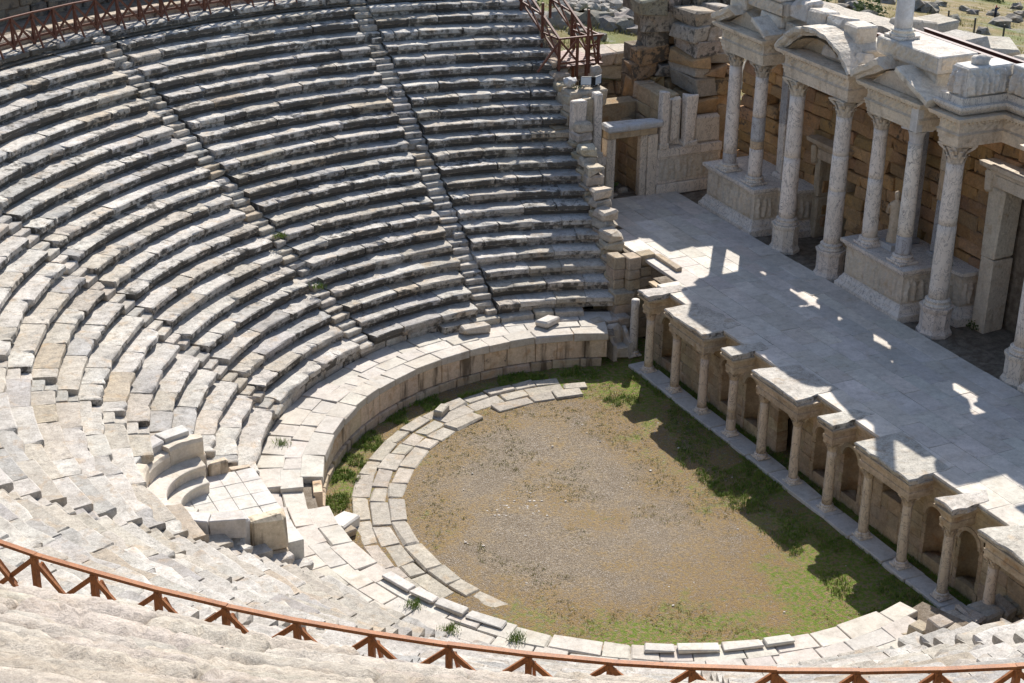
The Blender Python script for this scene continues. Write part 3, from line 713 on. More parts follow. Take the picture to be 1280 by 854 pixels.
# ------------------------------------------------------------------ proscenium wall with niches
pr_ = thing('proscenium_wall', (.9, -9.5, 0), 'low stage-front wall of warm ashlar with arched niches', 'wall')
WX = .80
def wblk(y0, y1, z0, z1, x0=None, base=(.56, .44, .30), al=.16, nm='wall_block'):
    x0 = (WX if x0 is None else x0)+rnd.uniform(-.012, .012)
    box(nm, (x0, y0+.004, z0+.003), (x0+.5, y1-.004, z1-.003), 'ashlar', pr_, tint(base, .12, .04, al, .14), .014, .008)
def courses(y0, y1, z0, z1, hh=.42, base=(.56, .44, .30), **k):
    z = z0
    n = max(1, round((z1-z0)/hh)); hz = (z1-z0)/n
    for i in range(n):
        y = y0
        while y < y1-.02:
            L = rnd.uniform(.45, .95)
            if y1-y-L < .3: L = y1-y
            wblk(y, y+L, z0+i*hz, z0+(i+1)*hz, base=base, **k); y += L
def niche(yc, hw=.44, zs=.45, za=1.93):
    A = Acc(); n = 10                                             # apse
    rows = [zs, .9, 1.4, za]; V = []; F = []
    for z in rows:
        for i in range(n+1): a = PI*i/n; V.append((WX+.03+.62*math.sin(a), yc+hw*math.cos(a), z))
    for t in range(3):
        for i in range(n): F.append((t*(n+1)+i, t*(n+1)+i+1, (t+1)*(n+1)+i+1, (t+1)*(n+1)+i))
    o = len(V)
    for t in range(1, 6):
        b_ = t/5*PI/2
        for i in range(n+1): a = PI*i/n; V.append((WX+.03+.62*math.sin(a)*math.cos(b_), yc+hw*math.cos(a)*math.cos(b_), za+hw*math.sin(b_)))
    for t in range(5):
        for i in range(n):
            p0 = 3*(n+1) if t == 0 else o+(t-1)*(n+1); F.append((p0+i, p0+i+1, o+t*(n+1)+i+1, o+t*(n+1)+i))
    F.append(tuple(range(n+1)))
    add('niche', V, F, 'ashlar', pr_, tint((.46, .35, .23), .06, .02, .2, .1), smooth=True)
    V = []; F = []; ztop = 2.62; m = 14; yl, yr = yc-.62, yc+.62      # spandrel plate
    for i in range(m+1):
        a = PI*i/m; y = yc-hw*math.cos(a); z = za+hw*math.sin(a)
        V += [(WX-.03, y, z), (WX-.03, yl+(yr-yl)*i/m, ztop), (WX+.2, y, z)]
    for i in range(m): F += [(3*i, 3*i+3, 3*i+4, 3*i+1), (3*i, 3*i+2, 3*i+5, 3*i+3)]
    k = len(V); V += [(WX-.03, yl, za), (WX-.03, yr, za)]; F += [(k, 0, 1), (k+1, 3*m+1, 3*m)]
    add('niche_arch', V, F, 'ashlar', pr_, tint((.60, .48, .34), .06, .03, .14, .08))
    V = []; F = []                                                # raised archivolt
    for i in range(m+1):
        a = PI*i/m
        for rr, xx in ((hw, -.03), (hw, -.075), (hw+.14, -.075), (hw+.14, -.03)): V.append((WX+xx, yc-rr*math.cos(a), za+rr*math.sin(a)))
    for i in range(m):
        for j in range(3): F.append((4*i+j, 4*i+4+j, 4*i+5+j, 4*i+1+j))
    add('archivolt', V, F, 'ashlar', pr_, tint((.60, .50, .37), .06, .03, .14, .08))
    courses(yc-.62, yc-hw, 0, za); courses(yc+hw, yc+.62, 0, za); wblk(yc-hw-.02, yc+hw+.02, -.05, .45, WX+.02)
nc = sorted([-SP*i+o for i in (0, 3, 6, 9) for o in (-.1, 1.58) if -SP*i+o < 1.])
cur = -25.
for c in nc:
    niche(c)
    if c-.62-cur > .1:
        mid_ = (cur+c-.62)/2
        if -17 < mid_ < -14 or -11 < mid_ < -8:                  # openings under the paired columns
            courses(cur, mid_-.5, 0, 2.62, .44); courses(mid_+.5, c-.62, 0, 2.62, .44); courses(mid_-.5, mid_+.5, 2.25, 2.62, .37)
            if mid_ < -12: courses(mid_-.5, mid_+.5, 0, 1.55, .5)
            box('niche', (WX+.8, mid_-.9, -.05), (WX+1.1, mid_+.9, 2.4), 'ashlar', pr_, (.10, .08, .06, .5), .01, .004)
        else: courses(cur, c-.62, 0, 2.62, .44)
    cur = c+.62
courses(cur, 1.25, 0, 2.62, .42)
# wall entablature
prof = [(0, 2.63), (.05, 2.63), (.05, 2.82), (.08, 2.84), (.08, 3.02), (.06, 3.04), (.06, 3.26), (.16, 3.30), (.24, 3.40), (.26, 3.50), (0, 3.50)]
y = 1.25
while y > -25:
    L = rnd.uniform(1.4, 2.3); V, F = sweep([(WX, y-.006), (WX, y-L+.006)], prof, capz=False); F += [tuple(range(11)), tuple(range(11, 22))[::-1]]
    add('cornice_block', V, F, 'ashlar', pr_, tint((.58, .47, .33), .08, .03, .2, .1)); y -= L
box('stage_core', (WX+.05, -27, 2.64), (WX+1.6, 1.2, 3.43), 'dirt', pr_, (.4, .35, .3, .2), .01, .002)
# projecting entablature blocks on the columns
def entab_unit(y0, y1, label, i):
    T = thing('entablature_block', (.1, (y0+y1)/2, 2.75), label, 'entablature', 'projecting blocks on the stage front')
    pf = [(0, 2.745), (.03, 2.745), (.03, 2.86), (.055, 2.87), (.055, 2.98), (.02, 3.0), (.02, 3.18), (.09, 3.2), (.12, 3.26), (.20, 3.30), (.22, 3.40)]
    path = [(WX+.02, y1), (-.21, y1), (-.21, y0), (WX+.02, y0)]
    V, F = sweep(path, pf); add('architrave', V, F, 'ashlar', T, tint((.60, .49, .36), .06, .03, .15, .08))
    # ragged cover slab
    pts = []; W = [(-.44, y0-.20), (-.44, y1+.20), (1.15+rnd.uniform(-.2, .5), y1+.16+rnd.uniform(-.3, .05)), (1.15+rnd.uniform(-.2, .5), y0-.16+rnd.uniform(-.05, .3))]
    for s in range(4):
        a, c = np.array(W[s]), np.array(W[(s+1) % 4]); n = max(2, int(np.linalg.norm(c-a)/.28))
        for t in range(n):
            q = a+(c-a)*t/n; k = .05+.09*(s != 1); pts.append((q[0]+k*nz3(q[0], q[1], i, 2.6), q[1]+k*nz3(q[0], q[1], i+5, 2.6)))
    m = len(pts); V = [(a+.06, c, 3.405) for a, c in pts]+[(a-.01, c, 3.555) for a, c in pts]+[((a-.6)*.975+.6, (c-(y0+y1)/2)*.975+(y0+y1)/2, 3.605+.012*nz3(a, c, 0, 3)) for a, c in pts]
    F = [tuple(range(m)), tuple(2*m+j for j in range(m))[::-1]]+[(l*m+j, (l+1)*m+j, (l+1)*m+(j+1) % m, l*m+(j+1) % m) for l in (0, 1) for j in range(m)]
    add('cover_slab', V, F, 'seat', T, tint((.56, .525, .47), .05, .02, .66, .08))
units = [(0, 0), (1, 2), (3, 3), (4, 5), (6, 6), (7, 8), (9, 9), (10, 11)]
ul = ['single projecting cornice block with ragged white top beside the broken column', 'long ragged white slab on the first column pair from the throne', 'small ragged white slab between first and second long slabs', 'long ragged white slab on the middle column pair', 'small ragged slab on the single column past the middle pair', 'long holed white slab on the spiral-fluted column pair', 'small mottled slab on the column by the rubble wall', 'broken end slab above the dark side entrance']
for i, (p, q) in enumerate(units): entab_unit(-SP*q-.22, -SP*p+.22, ul[i], i)
# ------------------------------------------------------------------ stage floor
sf = thing('stage_floor', (4, -8, 3.4), 'broad stage floor of large pale paving slabs', 'floor', kind='structure')
V = [(WX+.1, -27, 3.5), (7.4, -27, 3.5), (7.4, 10.7, 3.5), (3.2, 10.7, 3.5), (1.3, 4.6, 3.5), (2.0, 3.1, 3.5), (1.9, 1.5, 3.5), (WX+.1, 1.5, 3.5)]
add('floor_bed', V+[(a, c, 2.2) for a, c, _ in V], [tuple(range(8))]+[(i, i+8, (i+1) % 8+8, (i+1) % 8) for i in range(8)], 'dirt', sf)
x = WX-.22
while x < 7.25:
    wd = rnd.uniform(.62, 1.05)
    if 7.3-x-wd < .45: wd = 7.3-x
    y = 10.6; 
    while y > -22:
        L = rnd.uniform(1.0, 2.2); yc = y-L/2; xm = x+wd/2
        lim = 1.45 if xm < 2.0 else (10.6 if xm > 3.2 else 4.6+(xm-1.3)*3.1)
        if yc < lim and (xm > 1.3 or yc < 1.2) and inview((xm, yc, 3.6), 130):
            y1 = min(y, lim)
            box('floor_slab', (x+.003, y-L+.003, 3.44), (x+wd-.003, y1-.003, 3.585+rnd.uniform(-.007, .007)), 'paving', sf, tint((.64, .585, .52), .12, .04, .20, .14), .010, .006)
        y -= L
    x += wd
V = []; F = []; n = 50
for j in range(n):
    for i in range(10): xx = 7.28+i*.42; yy = 11-34*j/(n-1); V.append((xx, yy, 3.42+.07*nz3(xx, yy, 0, 1.1)+.03*nz3(xx, yy, 2, 4)-(.05 if i == 0 else 0)))
for j in range(n-1):
    for i in range(9): F.append((j*10+i, j*10+i+1, (j+1)*10+i+1, (j+1)*10+i))
add('rough_ground', V, F, 'dirt', None, kind='structure', smooth=True, label='rough earth strip between stage paving and column podiums', org=(8, 0, 3))
# stair well beside the stage corner
T = thing('stage_corner_wall', (2, 3, 0), 'small brick-like corner pier beside the pit at the stage end', 'wall')
for lay in range(8):
    z = lay*.46
    for (x0, x1, y0, y1) in ((.75, 1.35, 3.2, 3.9), (1.36, 2.1, 3.3, 3.9), (.2, .74, 3.5, 4.2), (2.0, 2.3, 1.5, 3.3)):
        box('wall_block', (x0, y0, z), (x1-.01, y1, z+.452+(.08 if lay == 7 else 0)), 'seat', T, tint((.45, .36, .25), .12, .04, .3, .15), .025, .02)
# ------------------------------------------------------------------ stage building
SG = 'columns of the stage building'
column('stage_column', 7.9, 7.0, 5.62, 11.0, .31, 'marble column with grey repaired foot at the far end of the stage front', SG, [(.10, GR), (1., MB)], captint=(.52, .46, .39))
column('stage_column', 7.9, 4.95, 5.62, 11.0, .31, 'marble column with a grey middle patch on the far carved podium', SG, [(.28, MB), (.36, TN), (.60, GR), (1., MB)], captint=(.52, .46, .39))
column('stage_column', 7.85, 2.23, 3.43, 11.0, .36, 'pale marble column on octagonal pedestal, far side of the arched pediment', SG, [(.5, WM), (1., WM)], ped=1.25)
column('stage_column', 7.8, -1.08, 3.43, 11.0, .36, 'veined marble column on octagonal pedestal, near side of the arched pediment', SG, [(.42, MB), (.7, WM), (1., WM)], ped=1.25)
column('stage_column', 7.9, -3.3, 5.62, 11.0, .31, 'marble column of the near carved podium, beside the draped statue', SG, [(.55, MB), (1., MB)])
column('stage_column', 7.9, -5.42, 5.62, 11.0, .31, 'marble column with grey foot and plain white restored capital', SG, [(.17, GR), (1., WM)], plaincap=True, captint=(.62, .62, .62))
column('stage_column', 8.05, -7.55, 3.43, 11.0, .37, 'large speckled marble column on octagonal pedestal before the central door', SG, [(.55, MB), (1., MB)], ped=1.2)
column('stage_column', 8.0, -12.4, 3.43, 11.0, .37, 'marble column on octagonal pedestal on the far side of the central door', SG, [(1., MB)], ped=1.2)
# podiums
def relief(A, B, z0, z1, parent, seed, amp=.10, nm='relief_panel', mat='carved', col=(.66, .575, .47)):
    A, B = np.array(A, float), np.array(B, float); d = B-A; L = np.linalg.norm(d); d /= L; nrm = np.array((d[1], -d[0]))
    nu, nv = max(8, int(L/.04)), max(7, int((z1-z0)/.045)); V = []; r_ = random.Random(seed)
    figs = []; u = .15
    while u < L-.1: figs.append((u, r_.uniform(-.05, .05), r_.uniform(.75, .95))); u += r_.uniform(.22, .38)
    for j in range(nv+1):
        for i in range(nu+1):
            s = L*i/nu; t = j/nv; h = 0
            for (fu, ln, hh) in figs:
                c = fu+ln*(t-.5)*2+.02*math.sin(t*9+fu*7); wdt = .09*(1 if t < .55 else .8) if t < hh-.18 else .05
                if t < hh: h = max(h, amp*math.exp(-((s-c)/wdt)**2)*(1 if t < hh-.06 else .6))
            if z1-z0 < .7: h = amp*(.5+.5*math.sin(6.283*s/.34+2.2*math.sin(6.283*t)))*(1-abs(2*t-1)**3)
            h += (.25+amp*2.2)*(.075*nz3(s, t*2, seed, 5)+.06*nz3(s, t*2, seed, 11))
            if i in (0, nu) or j in (0, nv): h = 0
            q = A+d*s+nrm*(h+.004); V.append((q[0], q[1], z0+(z1-z0)*t))
    F = [(j*(nu+1)+i, j*(nu+1)+i+1, (j+1)*(nu+1)+i+1, (j+1)*(nu+1)+i) for j in range(nv) for i in range(nu)]
    add(nm, V, F, mat, parent, tint(col, .05, .02, .22, .05), smooth=True)
def podium(label, path, seed):
    T = thing('carved_podium', (path[1][0]+.8, (path[1][1]+path[2][1])/2, 3.4), label, 'podium', 'carved podiums of the stage building')
    V, F = sweep(path, [(0, 3.38), (.26, 3.38), (.26, 3.72), (.22, 3.76), (.16, 3.84), (.14, 3.92), (.06, 4.02), (.03, 4.10), (0, 4.12)], capz=False); add('base_moulding', V, F, 'marble', T, tint((.72, .65, .56), .04, .02, .12, .04))
    V, F = sweep(path, [(0, 4.1), (0, 5.32)], capz=False); add('die', V, F, 'carved', T, tint((.66, .575, .47), .04, .02, .15, .04))
    V, F = sweep(path, [(0, 5.30), (.05, 5.30), (.07, 5.36), (.15, 5.42), (.20, 5.46), (.21, 5.60), (0, 5.615)]); add('cornice', V, F, 'marble', T, tint((.68, .61, .53), .04, .02, .15, .04))
    for i in range(len(path)-1):
        A, B = np.array(path[i]), np.array(path[i+1]); L = np.linalg.norm(B-A); n = max(1, round(L/1.3))
        for j in range(n): relief(A+(B-A)*(j+.06)/n, A+(B-A)*(j+.94)/n, 4.2, 5.24, T, seed+i*5+j)
podium('carved relief podium below two columns at the far end of the stage', [(10.2, 8.2), (7.6, 8.2), (7.55, 4.3), (8.75, 4.25), (8.9, 3.5), (10.2, 3.4)], 3)
podium('carved relief podium under the columns with the draped statue', [(10.2, -2.35), (7.55, -2.4), (7.5, -6.1), (9.3, -6.15), (9.45, -7.2), (10.2, -7.25)], 40)
podium('carved relief podium past the central door', [(10.2, -13.2), (7.6, -13.3), (7.6, -17.2), (10.2, -17.3)], 70)
# statue
def body(rings, c, nf, seed, n=20, face=-2.2):
    V = []; F = []
    for (z, ox, oy, rx, ry, fold) in rings:
        for i in range(n):
            a = 2*PI*i/n; k = 1+fold*math.sin(nf*a+z*3+seed); x, y = rx*k*math.cos(a)+ox, ry*k*math.sin(a)+oy
            cs, sn = math.cos(face+PI/2), math.sin(face+PI/2); V.append((c[0]+x*cs-y*sn, c[1]+x*sn+y*cs, c[2]+z))
    for t in range(len(rings)-1):
        for i in range(n): j = (i+1) % n; F.append((t*n+i, t*n+j, (t+1)*n+j, (t+1)*n+i))
    F.append(tuple(range(n))[::-1]); F.append(tuple((len(rings)-1)*n+i for i in range(n))); return V, F
S = thing('draped_statue', (8.55, -3.95, 5.62), 'headed marble statue in folded drapery standing between podium columns', 'statue')
box('plinth', (8.15, -4.4, 5.62), (8.95, -3.5, 5.86), 'paving', S, (.56, .57, .58, .15), .01, .004)
RG = [(0, 0, 0, .27, .24, .10), (.08, 0, 0, .26, .23, .12), (.4, 0, .01, .22, .2, .14), (.8, .03, .02, .23, .2, .13), (1.02, .03, .02, .25, .2, .1), (1.2, .02, .01, .21, .17, .08), (1.42, 0, 0, .25, .18, .06), (1.58, 0, -.01, .27, .16, .05), (1.66, 0, -.01, .2, .13, .03), (1.71, 0, 0, .085, .085, 0), (1.77, 0, .01, .075, .08, 0), (1.83, 0, .02, .1, .115, 0), (1.92, 0, .02, .115, .13, .02), (2.0, 0, 0, .115, .13, .05), (2.07, 0, -.01, .085, .1, .05), (2.1, 0, -.01, .03, .04, 0)]
A = Acc(); A.put(*body(RG, (8.55, -3.95, 5.86), 7, 1)); A.build('draped_body', 'carved', S, color=(.60, .50, .38, .18), smooth=True)
A = Acc()
for (p0, p1, p2, r0) in (((-.24, -.02, 1.52), (-.30, .1, 1.15), (-.06, .24, 1.22), .065), ((.24, -.02, 1.52), (.30, .06, 1.2), (.12, .25, 1.0), .065)):
    cs, sn = math.cos(-2.2+PI/2), math.sin(-2.2+PI/2)
    W = [np.array((8.55+p[0]*cs-p[1]*sn, -3.95+p[0]*sn+p[1]*cs, 5.86+p[2])) for p in (p0, p1, p2)]
    A.put(*bar(W[0], W[1], r0*2, r0*2)); A.put(*bar(W[1], W[2], r0*1.7, r0*1.7))
A.build('arms', 'carved', S, color=(.60, .50, .38, .18))
# rear pilasters on the podiums
for (x, y, z0, z1, cols, lab) in ((9.5, 5.15, 5.62, 10.9, [(.45, WM), (1., GR)], 'square pillar, pale below and blue grey above, behind the far podium'), (9.5, -3.75, 5.62, 10.9, [(1., (.26, .28, .31))], 'dark blue grey square pillar behind the draped statue'), (9.55, -5.55, 5.62, 10.9, [(.42, (.34, .36, .39)), (.66, TN), (1., (.56, .46, .34))], 'square pillar, grey below and tan above, behind the restored capital')):
    T = thing('square_pillar', (x, y, z0), lab, 'pillar', 'square pillars of the stage building'); t0 = z0
    box('base', (x-.34, y-.34, z0), (x+.34, y+.34, z0+.22), 'marble', T, V4(cols[0][1])[:3]+(.1,), .03, .005)
    zz = z0+.225
    for f, c in cols: z2 = z0+.2+(z1-z0-.2)*f; box('shaft', (x-.24, y-.24, zz), (x+.24, y+.24, z2), 'marble', T, tuple(c)+(.12,), .02, .004); zz = z2+.004
# back wall
bwl = thing('stage_wall', (10.2, -3, 3.4), 'tall rear stage wall of brown ashlar behind the columns', 'wall')
z = 3.4; row = 0
while z < 11.0:
    hh = rnd.uniform(.46, .62); y = 9.9
    while y > -17:
        L = rnd.uniform(.9, 1.7); yc = y-L/2; zc = z+hh/2
        top = 10.9+.9*nz3(yc, 0, 0, .45)
        hole = (1.55 < yc < 3.3 and zc < 7.3) or (-11.4 < yc < -7.9 and zc < 9.3) or (6.2 < yc < 7.6 and 7.4 < zc < 8.8)
        if zc < top and not hole and inview((10.2, yc, zc), 60):
            box('wall_block', (10.2+rnd.uniform(-.05, .05), y-L+.008, z), (10.9, y-.008, z+hh-.014), 'ashlar', bwl, tint((.48, .29, .14), .24, .05, .34, .25), .035, .06)
        y -= L
    z += hh
add('wall_core', *bar((11.15, 10.2, 7.0), (11.15, -17, 7.0), .55, 7.2), 'dirt', bwl)
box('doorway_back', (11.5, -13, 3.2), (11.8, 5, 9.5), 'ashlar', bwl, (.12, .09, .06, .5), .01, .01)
# doors
def doorframe(y0, y1, z1, label, col, proud=.32, jw=.42):
    T = thing('stage_door_frame', (10.1, (y0+y1)/2, 3.4), label, 'door frame', 'door frames of the stage wall')
    for y in (y0, y1-jw):
        for t, (zz0, zz1) in enumerate(((3.4, 3.4+(z1-3.4)*.52), (3.4+(z1-3.4)*.52+.01, z1))):
            box('jamb', (10.2-proud, y, zz0), (10.75, y+jw, zz1), 'carved', T, tint(col, .06, .03, .2, .08), .03, .02)
            V, F = sweep([(10.2-proud-.01, y+jw-.04), (10.2-proud-.01, y+.04)], [(0, zz0), (.04, zz0), (.04, zz1), (0, zz1)], capz=False)
    box('lintel', (10.2-proud-.02, y0-.04, z1+.006), (10.75, y1+.04, z1+.5), 'carved', T, tint(col, .06, .03, .25, .08), .03, .02)
    V, F = sweep([(10.3, y1+.1), (10.2-proud, y1+.1), (10.2-proud, y0-.1), (10.3, y0-.1)], [(0, z1+.51), (.05, z1+.51), (.10, z1+.62), (.28, z1+.74), (.30, z1+.9), (0, z1+.93)]); add('cornice', V, F, 'carved', T, tint(col, .06, .03, .2, .05))
    for y in (y0-.12, y1-.16): box('bracket', (10.2-proud-.22, y, z1-.25), (10.2-proud+.1, y+.28, z1+.6), 'carved', T, tint(col, .06, .03, .25, .05), .08, .03)
doorframe(1.5, 3.35, 7.0, 'weathered carved door frame behind the arched pediment', (.48, .38, .26), .3, .36)
doorframe(-11.8, -7.65, 9.2, 'tall pale carved frame of the central stage door', (.60, .53, .43), .45, .75)
# entablatures of the stage building
EP = [(0, 11.02), (.02, 11.02), (.02, 11.16), (.06, 11.18), (.06, 11.32), (.10, 11.34), (.10, 11.46), (.16, 11.50), (.06, 11.56), (.04, 11.72), (.06, 11.90), (.14, 11.93), (.18, 12.0), (.34, 12.04), (.38, 12.12), (.40, 12.20)]
def entab(label, path, extra=None, col=(.72, .62, .49)):
    T = thing('stage_entablature', (path[1][0]+.6, (path[1][1]+path[2][1])/2, 11), label, 'entablature', 'entablatures of the stage building')
    V, F = sweep(path, EP); add('entablature', V, F, 'carved', T, tint(col, .04, .02, .2, .05))
    for i in range(len(path)-1):
        A, B = np.array(path[i]), np.array(path[i+1]); d = (B-A)/np.linalg.norm(B-A); n_ = np.array((d[1], -d[0]))
        dn = Acc(); L_ = np.linalg.norm(B-A); nd_ = int(L_/.17)
        for t in range(nd_):
            q = A+d*(L_*(t+.5)/nd_)+n_*.17; dn.put(*bar((q[0]-d[0]*.05, q[1]-d[1]*.05, 11.985), (q[0]+d[0]*.05, q[1]+d[1]*.05, 11.985), .16, .10))
        dn.build('dentil_course', 'carved', T, color=tint(col, .04, .02, .2, .05), kind='stuff')
        relief(A+d*.12+n_*.05, B-d*.12+n_*.05, 11.57, 11.89, T, int(100*abs(path[1][1]))+i, .06, 'frieze', col=col)
    return T
def prism(pts, x0, x1):
    """outline in (y, z) given depth along x"""
    m = len(pts); V = [(x0, a, c) for a, c in pts]+[(x1, a, c) for a, c in pts]
    return V, [tuple(range(m)), tuple(range(m, 2*m))[::-1]]+[(i, i+m, (i+1) % m+m, (i+1) % m) for i in range(m)]
def rake(T, ya, za, yb, zb, x0, x1, th, col, nm='raking_cornice'):
    """sloping broken cornice length with stepped mouldings"""
    d = np.array((yb-ya, zb-za)); L = np.linalg.norm(d); d /= L; n_ = np.array((-d[1], d[0])); n_ = n_ if n_[1] > 0 else -n_
    pr = [(x0+.26, -th*.5), (x0+.2, -th*.15), (x0+.04, 0), (x0, th*.35), (x0, th*.62), (x0+.08, th*.66), (x1, th*.66), (x1, -th*.5)]; V = []; st = 9; s0 = ya*3
    for i in range(st+1):
        t = i/st; b_ = np.array((ya, za))+d*L*t
        for (xx, o) in pr:
            j = .05*nz3(b_[0]*2, b_[1]*2, xx*3+s0, 1.2)+(.05 if i in (0, st) else 0)*rnd.uniform(-1, 1); q = b_+n_*(o+j); V.append((xx+.06*nz3(b_[0], o*4, s0, 2)*(xx < x1), q[0], q[1]))
    m = len(pr); F = [tuple(range(m)), tuple(st*m+i for i in range(m))[::-1]]+[(i*m+j, (i+1)*m+j, (i+1)*m+(j+1) % m, i*m+(j+1) % m) for i in range(st) for j in range(m)]
    add(nm, V, F, 'carved', T, tint(col, .05, .02, .2, .06))
PC = (.72, .65, .56)
# A: broken triangular pediment at the far end
T = entab('carved entablature with broken pediment over the far podium columns', [(10.2, 7.55), (7.5, 7.55), (7.5, 4.4), (10.2, 4.4)])
rake(T, 8.0, 12.28, 6.65, 12.92, 7.1, 9.3, .34, PC); rake(T, 3.95, 12.28, 5.0, 12.85, 7.1, 9.0, .36, PC)
V, F = prism([(7.5, 12.22), (4.4, 12.22), (5.2, 12.75), (5.7, 12.7), (6.3, 12.9)], 7.75, 9.4); add('tympanum', V, F, 'carved', T, (.56, .46, .34, .2))
box('attic_block', (7.9, 4.1, 12.62), (9.2, 5.5, 13.15), 'carved', T, tint(PC, .05, .02, .15, .05), .05, .04, .1); box('attic_block', (7.7, 6.6, 12.85), (8.6, 7.6, 13.5), 'carved', T, tint(PC, .05, .02, .2, .05), .08, .06, .3)
box('unseen_attic_mass', (7.8, 4.0, 13.77), (9.4, 8.3, 15.3), 'carved', T, tint(PC, .05, .02, .15, .05), .05, .04)  # mass above the view, added to lengthen the shadow on the stage
box('attic_block', (8.0, 6.45, 13.2), (9.3, 7.8, 13.76), 'carved', T, tint(PC, .05, .02, .15, .05), .05, .04)
T = thing('carved_attic_slab', (8.6, 5.0, 13.16), 'carved ornamental slab lying on the far end pediment', 'carved block', 'carved blocks on the stage building')
box('slab', (7.9, 3.7, 13.17), (9.3, 6.4, 13.75), 'carved', T, (.5, .46, .41, .35), .05, .03, .05); relief((7.85, 6.25), (7.88, 3.85), 13.22, 13.7, T, 91, .04)
# B: arched pediment
T = entab('carved entablature with arched pediment over the two octagonal pedestals', [(10.2, 2.72), (7.5, 2.72), (7.5, -1.55), (10.2, -1.55)])
yc, hs, rise = .58, 2.5, 1.22; rad = (hs*hs+rise*rise)/(2*rise); zc = 12.22+rise-rad; th0 = math.asin(hs/rad)
V = []; F = []; m = 34; pr = [(7.4, -.30), (7.33, -.2), (7.14, -.12), (7.08, 0), (7.1, .08), (9.1, .08), (9.1, -.36)]
for i in range(m+1):
    t = -th0+2*th0*i/m
    for (xx, o) in pr: rr = rad+o+.07*nz3(t*6, xx, 0, 1.5)+.04*nz3(t*19, xx*3, 0, 1.5); V.append((xx+.09*nz3(t*7, o*5, 3, 1.4), yc+rr*math.sin(t), zc+rr*math.cos(t)))
k = len(pr); F = [tuple(range(k)), tuple(m*k+i for i in range(k))[::-1]]+[(i*k+j, (i+1)*k+j, (i+1)*k+(j+1) % k, i*k+(j+1) % k) for i in range(m) for j in range(k)]
add('arched_cornice', V, F, 'carved', T, (.58, .54, .475, .28))
V = []; F = []
for i in range(m+1):                                             # recessed shell behind the arch
    t = -th0*.93+2*th0*.93*i/m; y, z = yc+(rad-.4)*math.sin(t), zc+(rad-.4)*math.cos(t)
    V += [(7.38, y, max(z, 12.21)), (8.0, yc+(y-yc)*.9, max(12.21, z-.06)), (8.15, yc+(y-yc)*.8, 12.21)]
for i in range(m):
    for j in range(2): F.append((3*i+j, 3*i+3+j, 3*i+4+j, 3*i+1+j))
add('tympanum', V, F, 'carved', T, (.54, .42, .28, .12)); box('shell_stone', (7.75, -.6, 12.22), (8.2, .9, 12.95), 'carved', T, (.62, .54, .46, .1), .12, .05)
T = thing('attic_block_row', (8.6, 1.6, 13.2), 'row of long pale blocks lying behind the arched pediment', 'stone blocks', 'carved blocks on the stage building')
for (y0, y1, z0, z1) in ((2.55, 3.9, 13.14, 13.9), (1.3, 2.52, 13.05, 13.74), (.1, 1.27, 13.0, 13.72), (-.95, .07, 13.0, 13.72)): box('block', (8.15, y0, z0+.05), (9.1, y1, z1+.1), 'carved', T, tint((.60, .56, .51), .06, .02, .25, .08), .08, .05, rnd.uniform(-.03, .03))
box('bed_block', (8.2, -1.6, 12.22), (9.6, 4.0, 12.99), 'carved', T, (.52, .46, .38, .3), .06, .05)
box('broken_block', (7.7, -2.0, 12.25), (8.5, -1.2, 12.95), 'carved', T, (.6, .55, .48, .2), .12, .08, .4)
# C: broken gable with upper column
T = entab('carved entablature with broken gable under the upper standing column', [(10.2, -2.85), (7.5, -2.85), (7.5, -5.95), (10.2, -5.95)])
rake(T, -2.15, 12.28, -3.75, 13.1, 7.05, 8.3, .36, PC); rake(T, -6.7, 12.26, -4.75, 13.05, 7.05, 9.0, .36, PC)
V, F = prism([(-2.9, 12.22), (-5.9, 12.22), (-4.9, 12.8), (-4.3, 12.95), (-3.7, 12.8)], 7.55, 9.4); add('tympanum', V, F, 'carved', T, (.60, .50, .39, .15))
box('plain_patch', (7.34, -6.02, 11.03), (7.62, -5.62, 11.95), 'paving', T, (.66, .65, .63, .05), .01, .003)
T = thing('upper_storey_plinth', (8.4, -4.6, 12.9), 'long carved plinth slab carrying the upper standing column', 'carved block', 'carved blocks on the stage building')
box('pedestal_block', (8.05, -6.0, 12.35), (9.5, -3.0, 13.25), 'carved', T, (.62, .57, .49, .12), .04, .03)
V, F = sweep([(9.6, -2.75), (7.9, -2.75), (7.9, -6.15), (9.6, -6.15)], [(0, 13.2), (.03, 13.22), (.10, 13.28), (.12, 13.36), (.12, 13.86), (.08, 13.9)]); add('slab', V, F, 'carved', T, (.56, .53, .49, .3)); relief((7.78, -2.7), (7.78, -6.2), 13.4, 13.84, T, 61, .045); relief((7.95, -6.28), (9.4, -6.28), 13.4, 13.84, T, 65, .045)
column('upper_column', 8.45, -3.25, 13.9, 17.6, .34, 'smooth white column stub standing on the long carved plinth', None, [(1., (.66, .66, .68), .05)], cap=False, caph=.01, mat='paving')
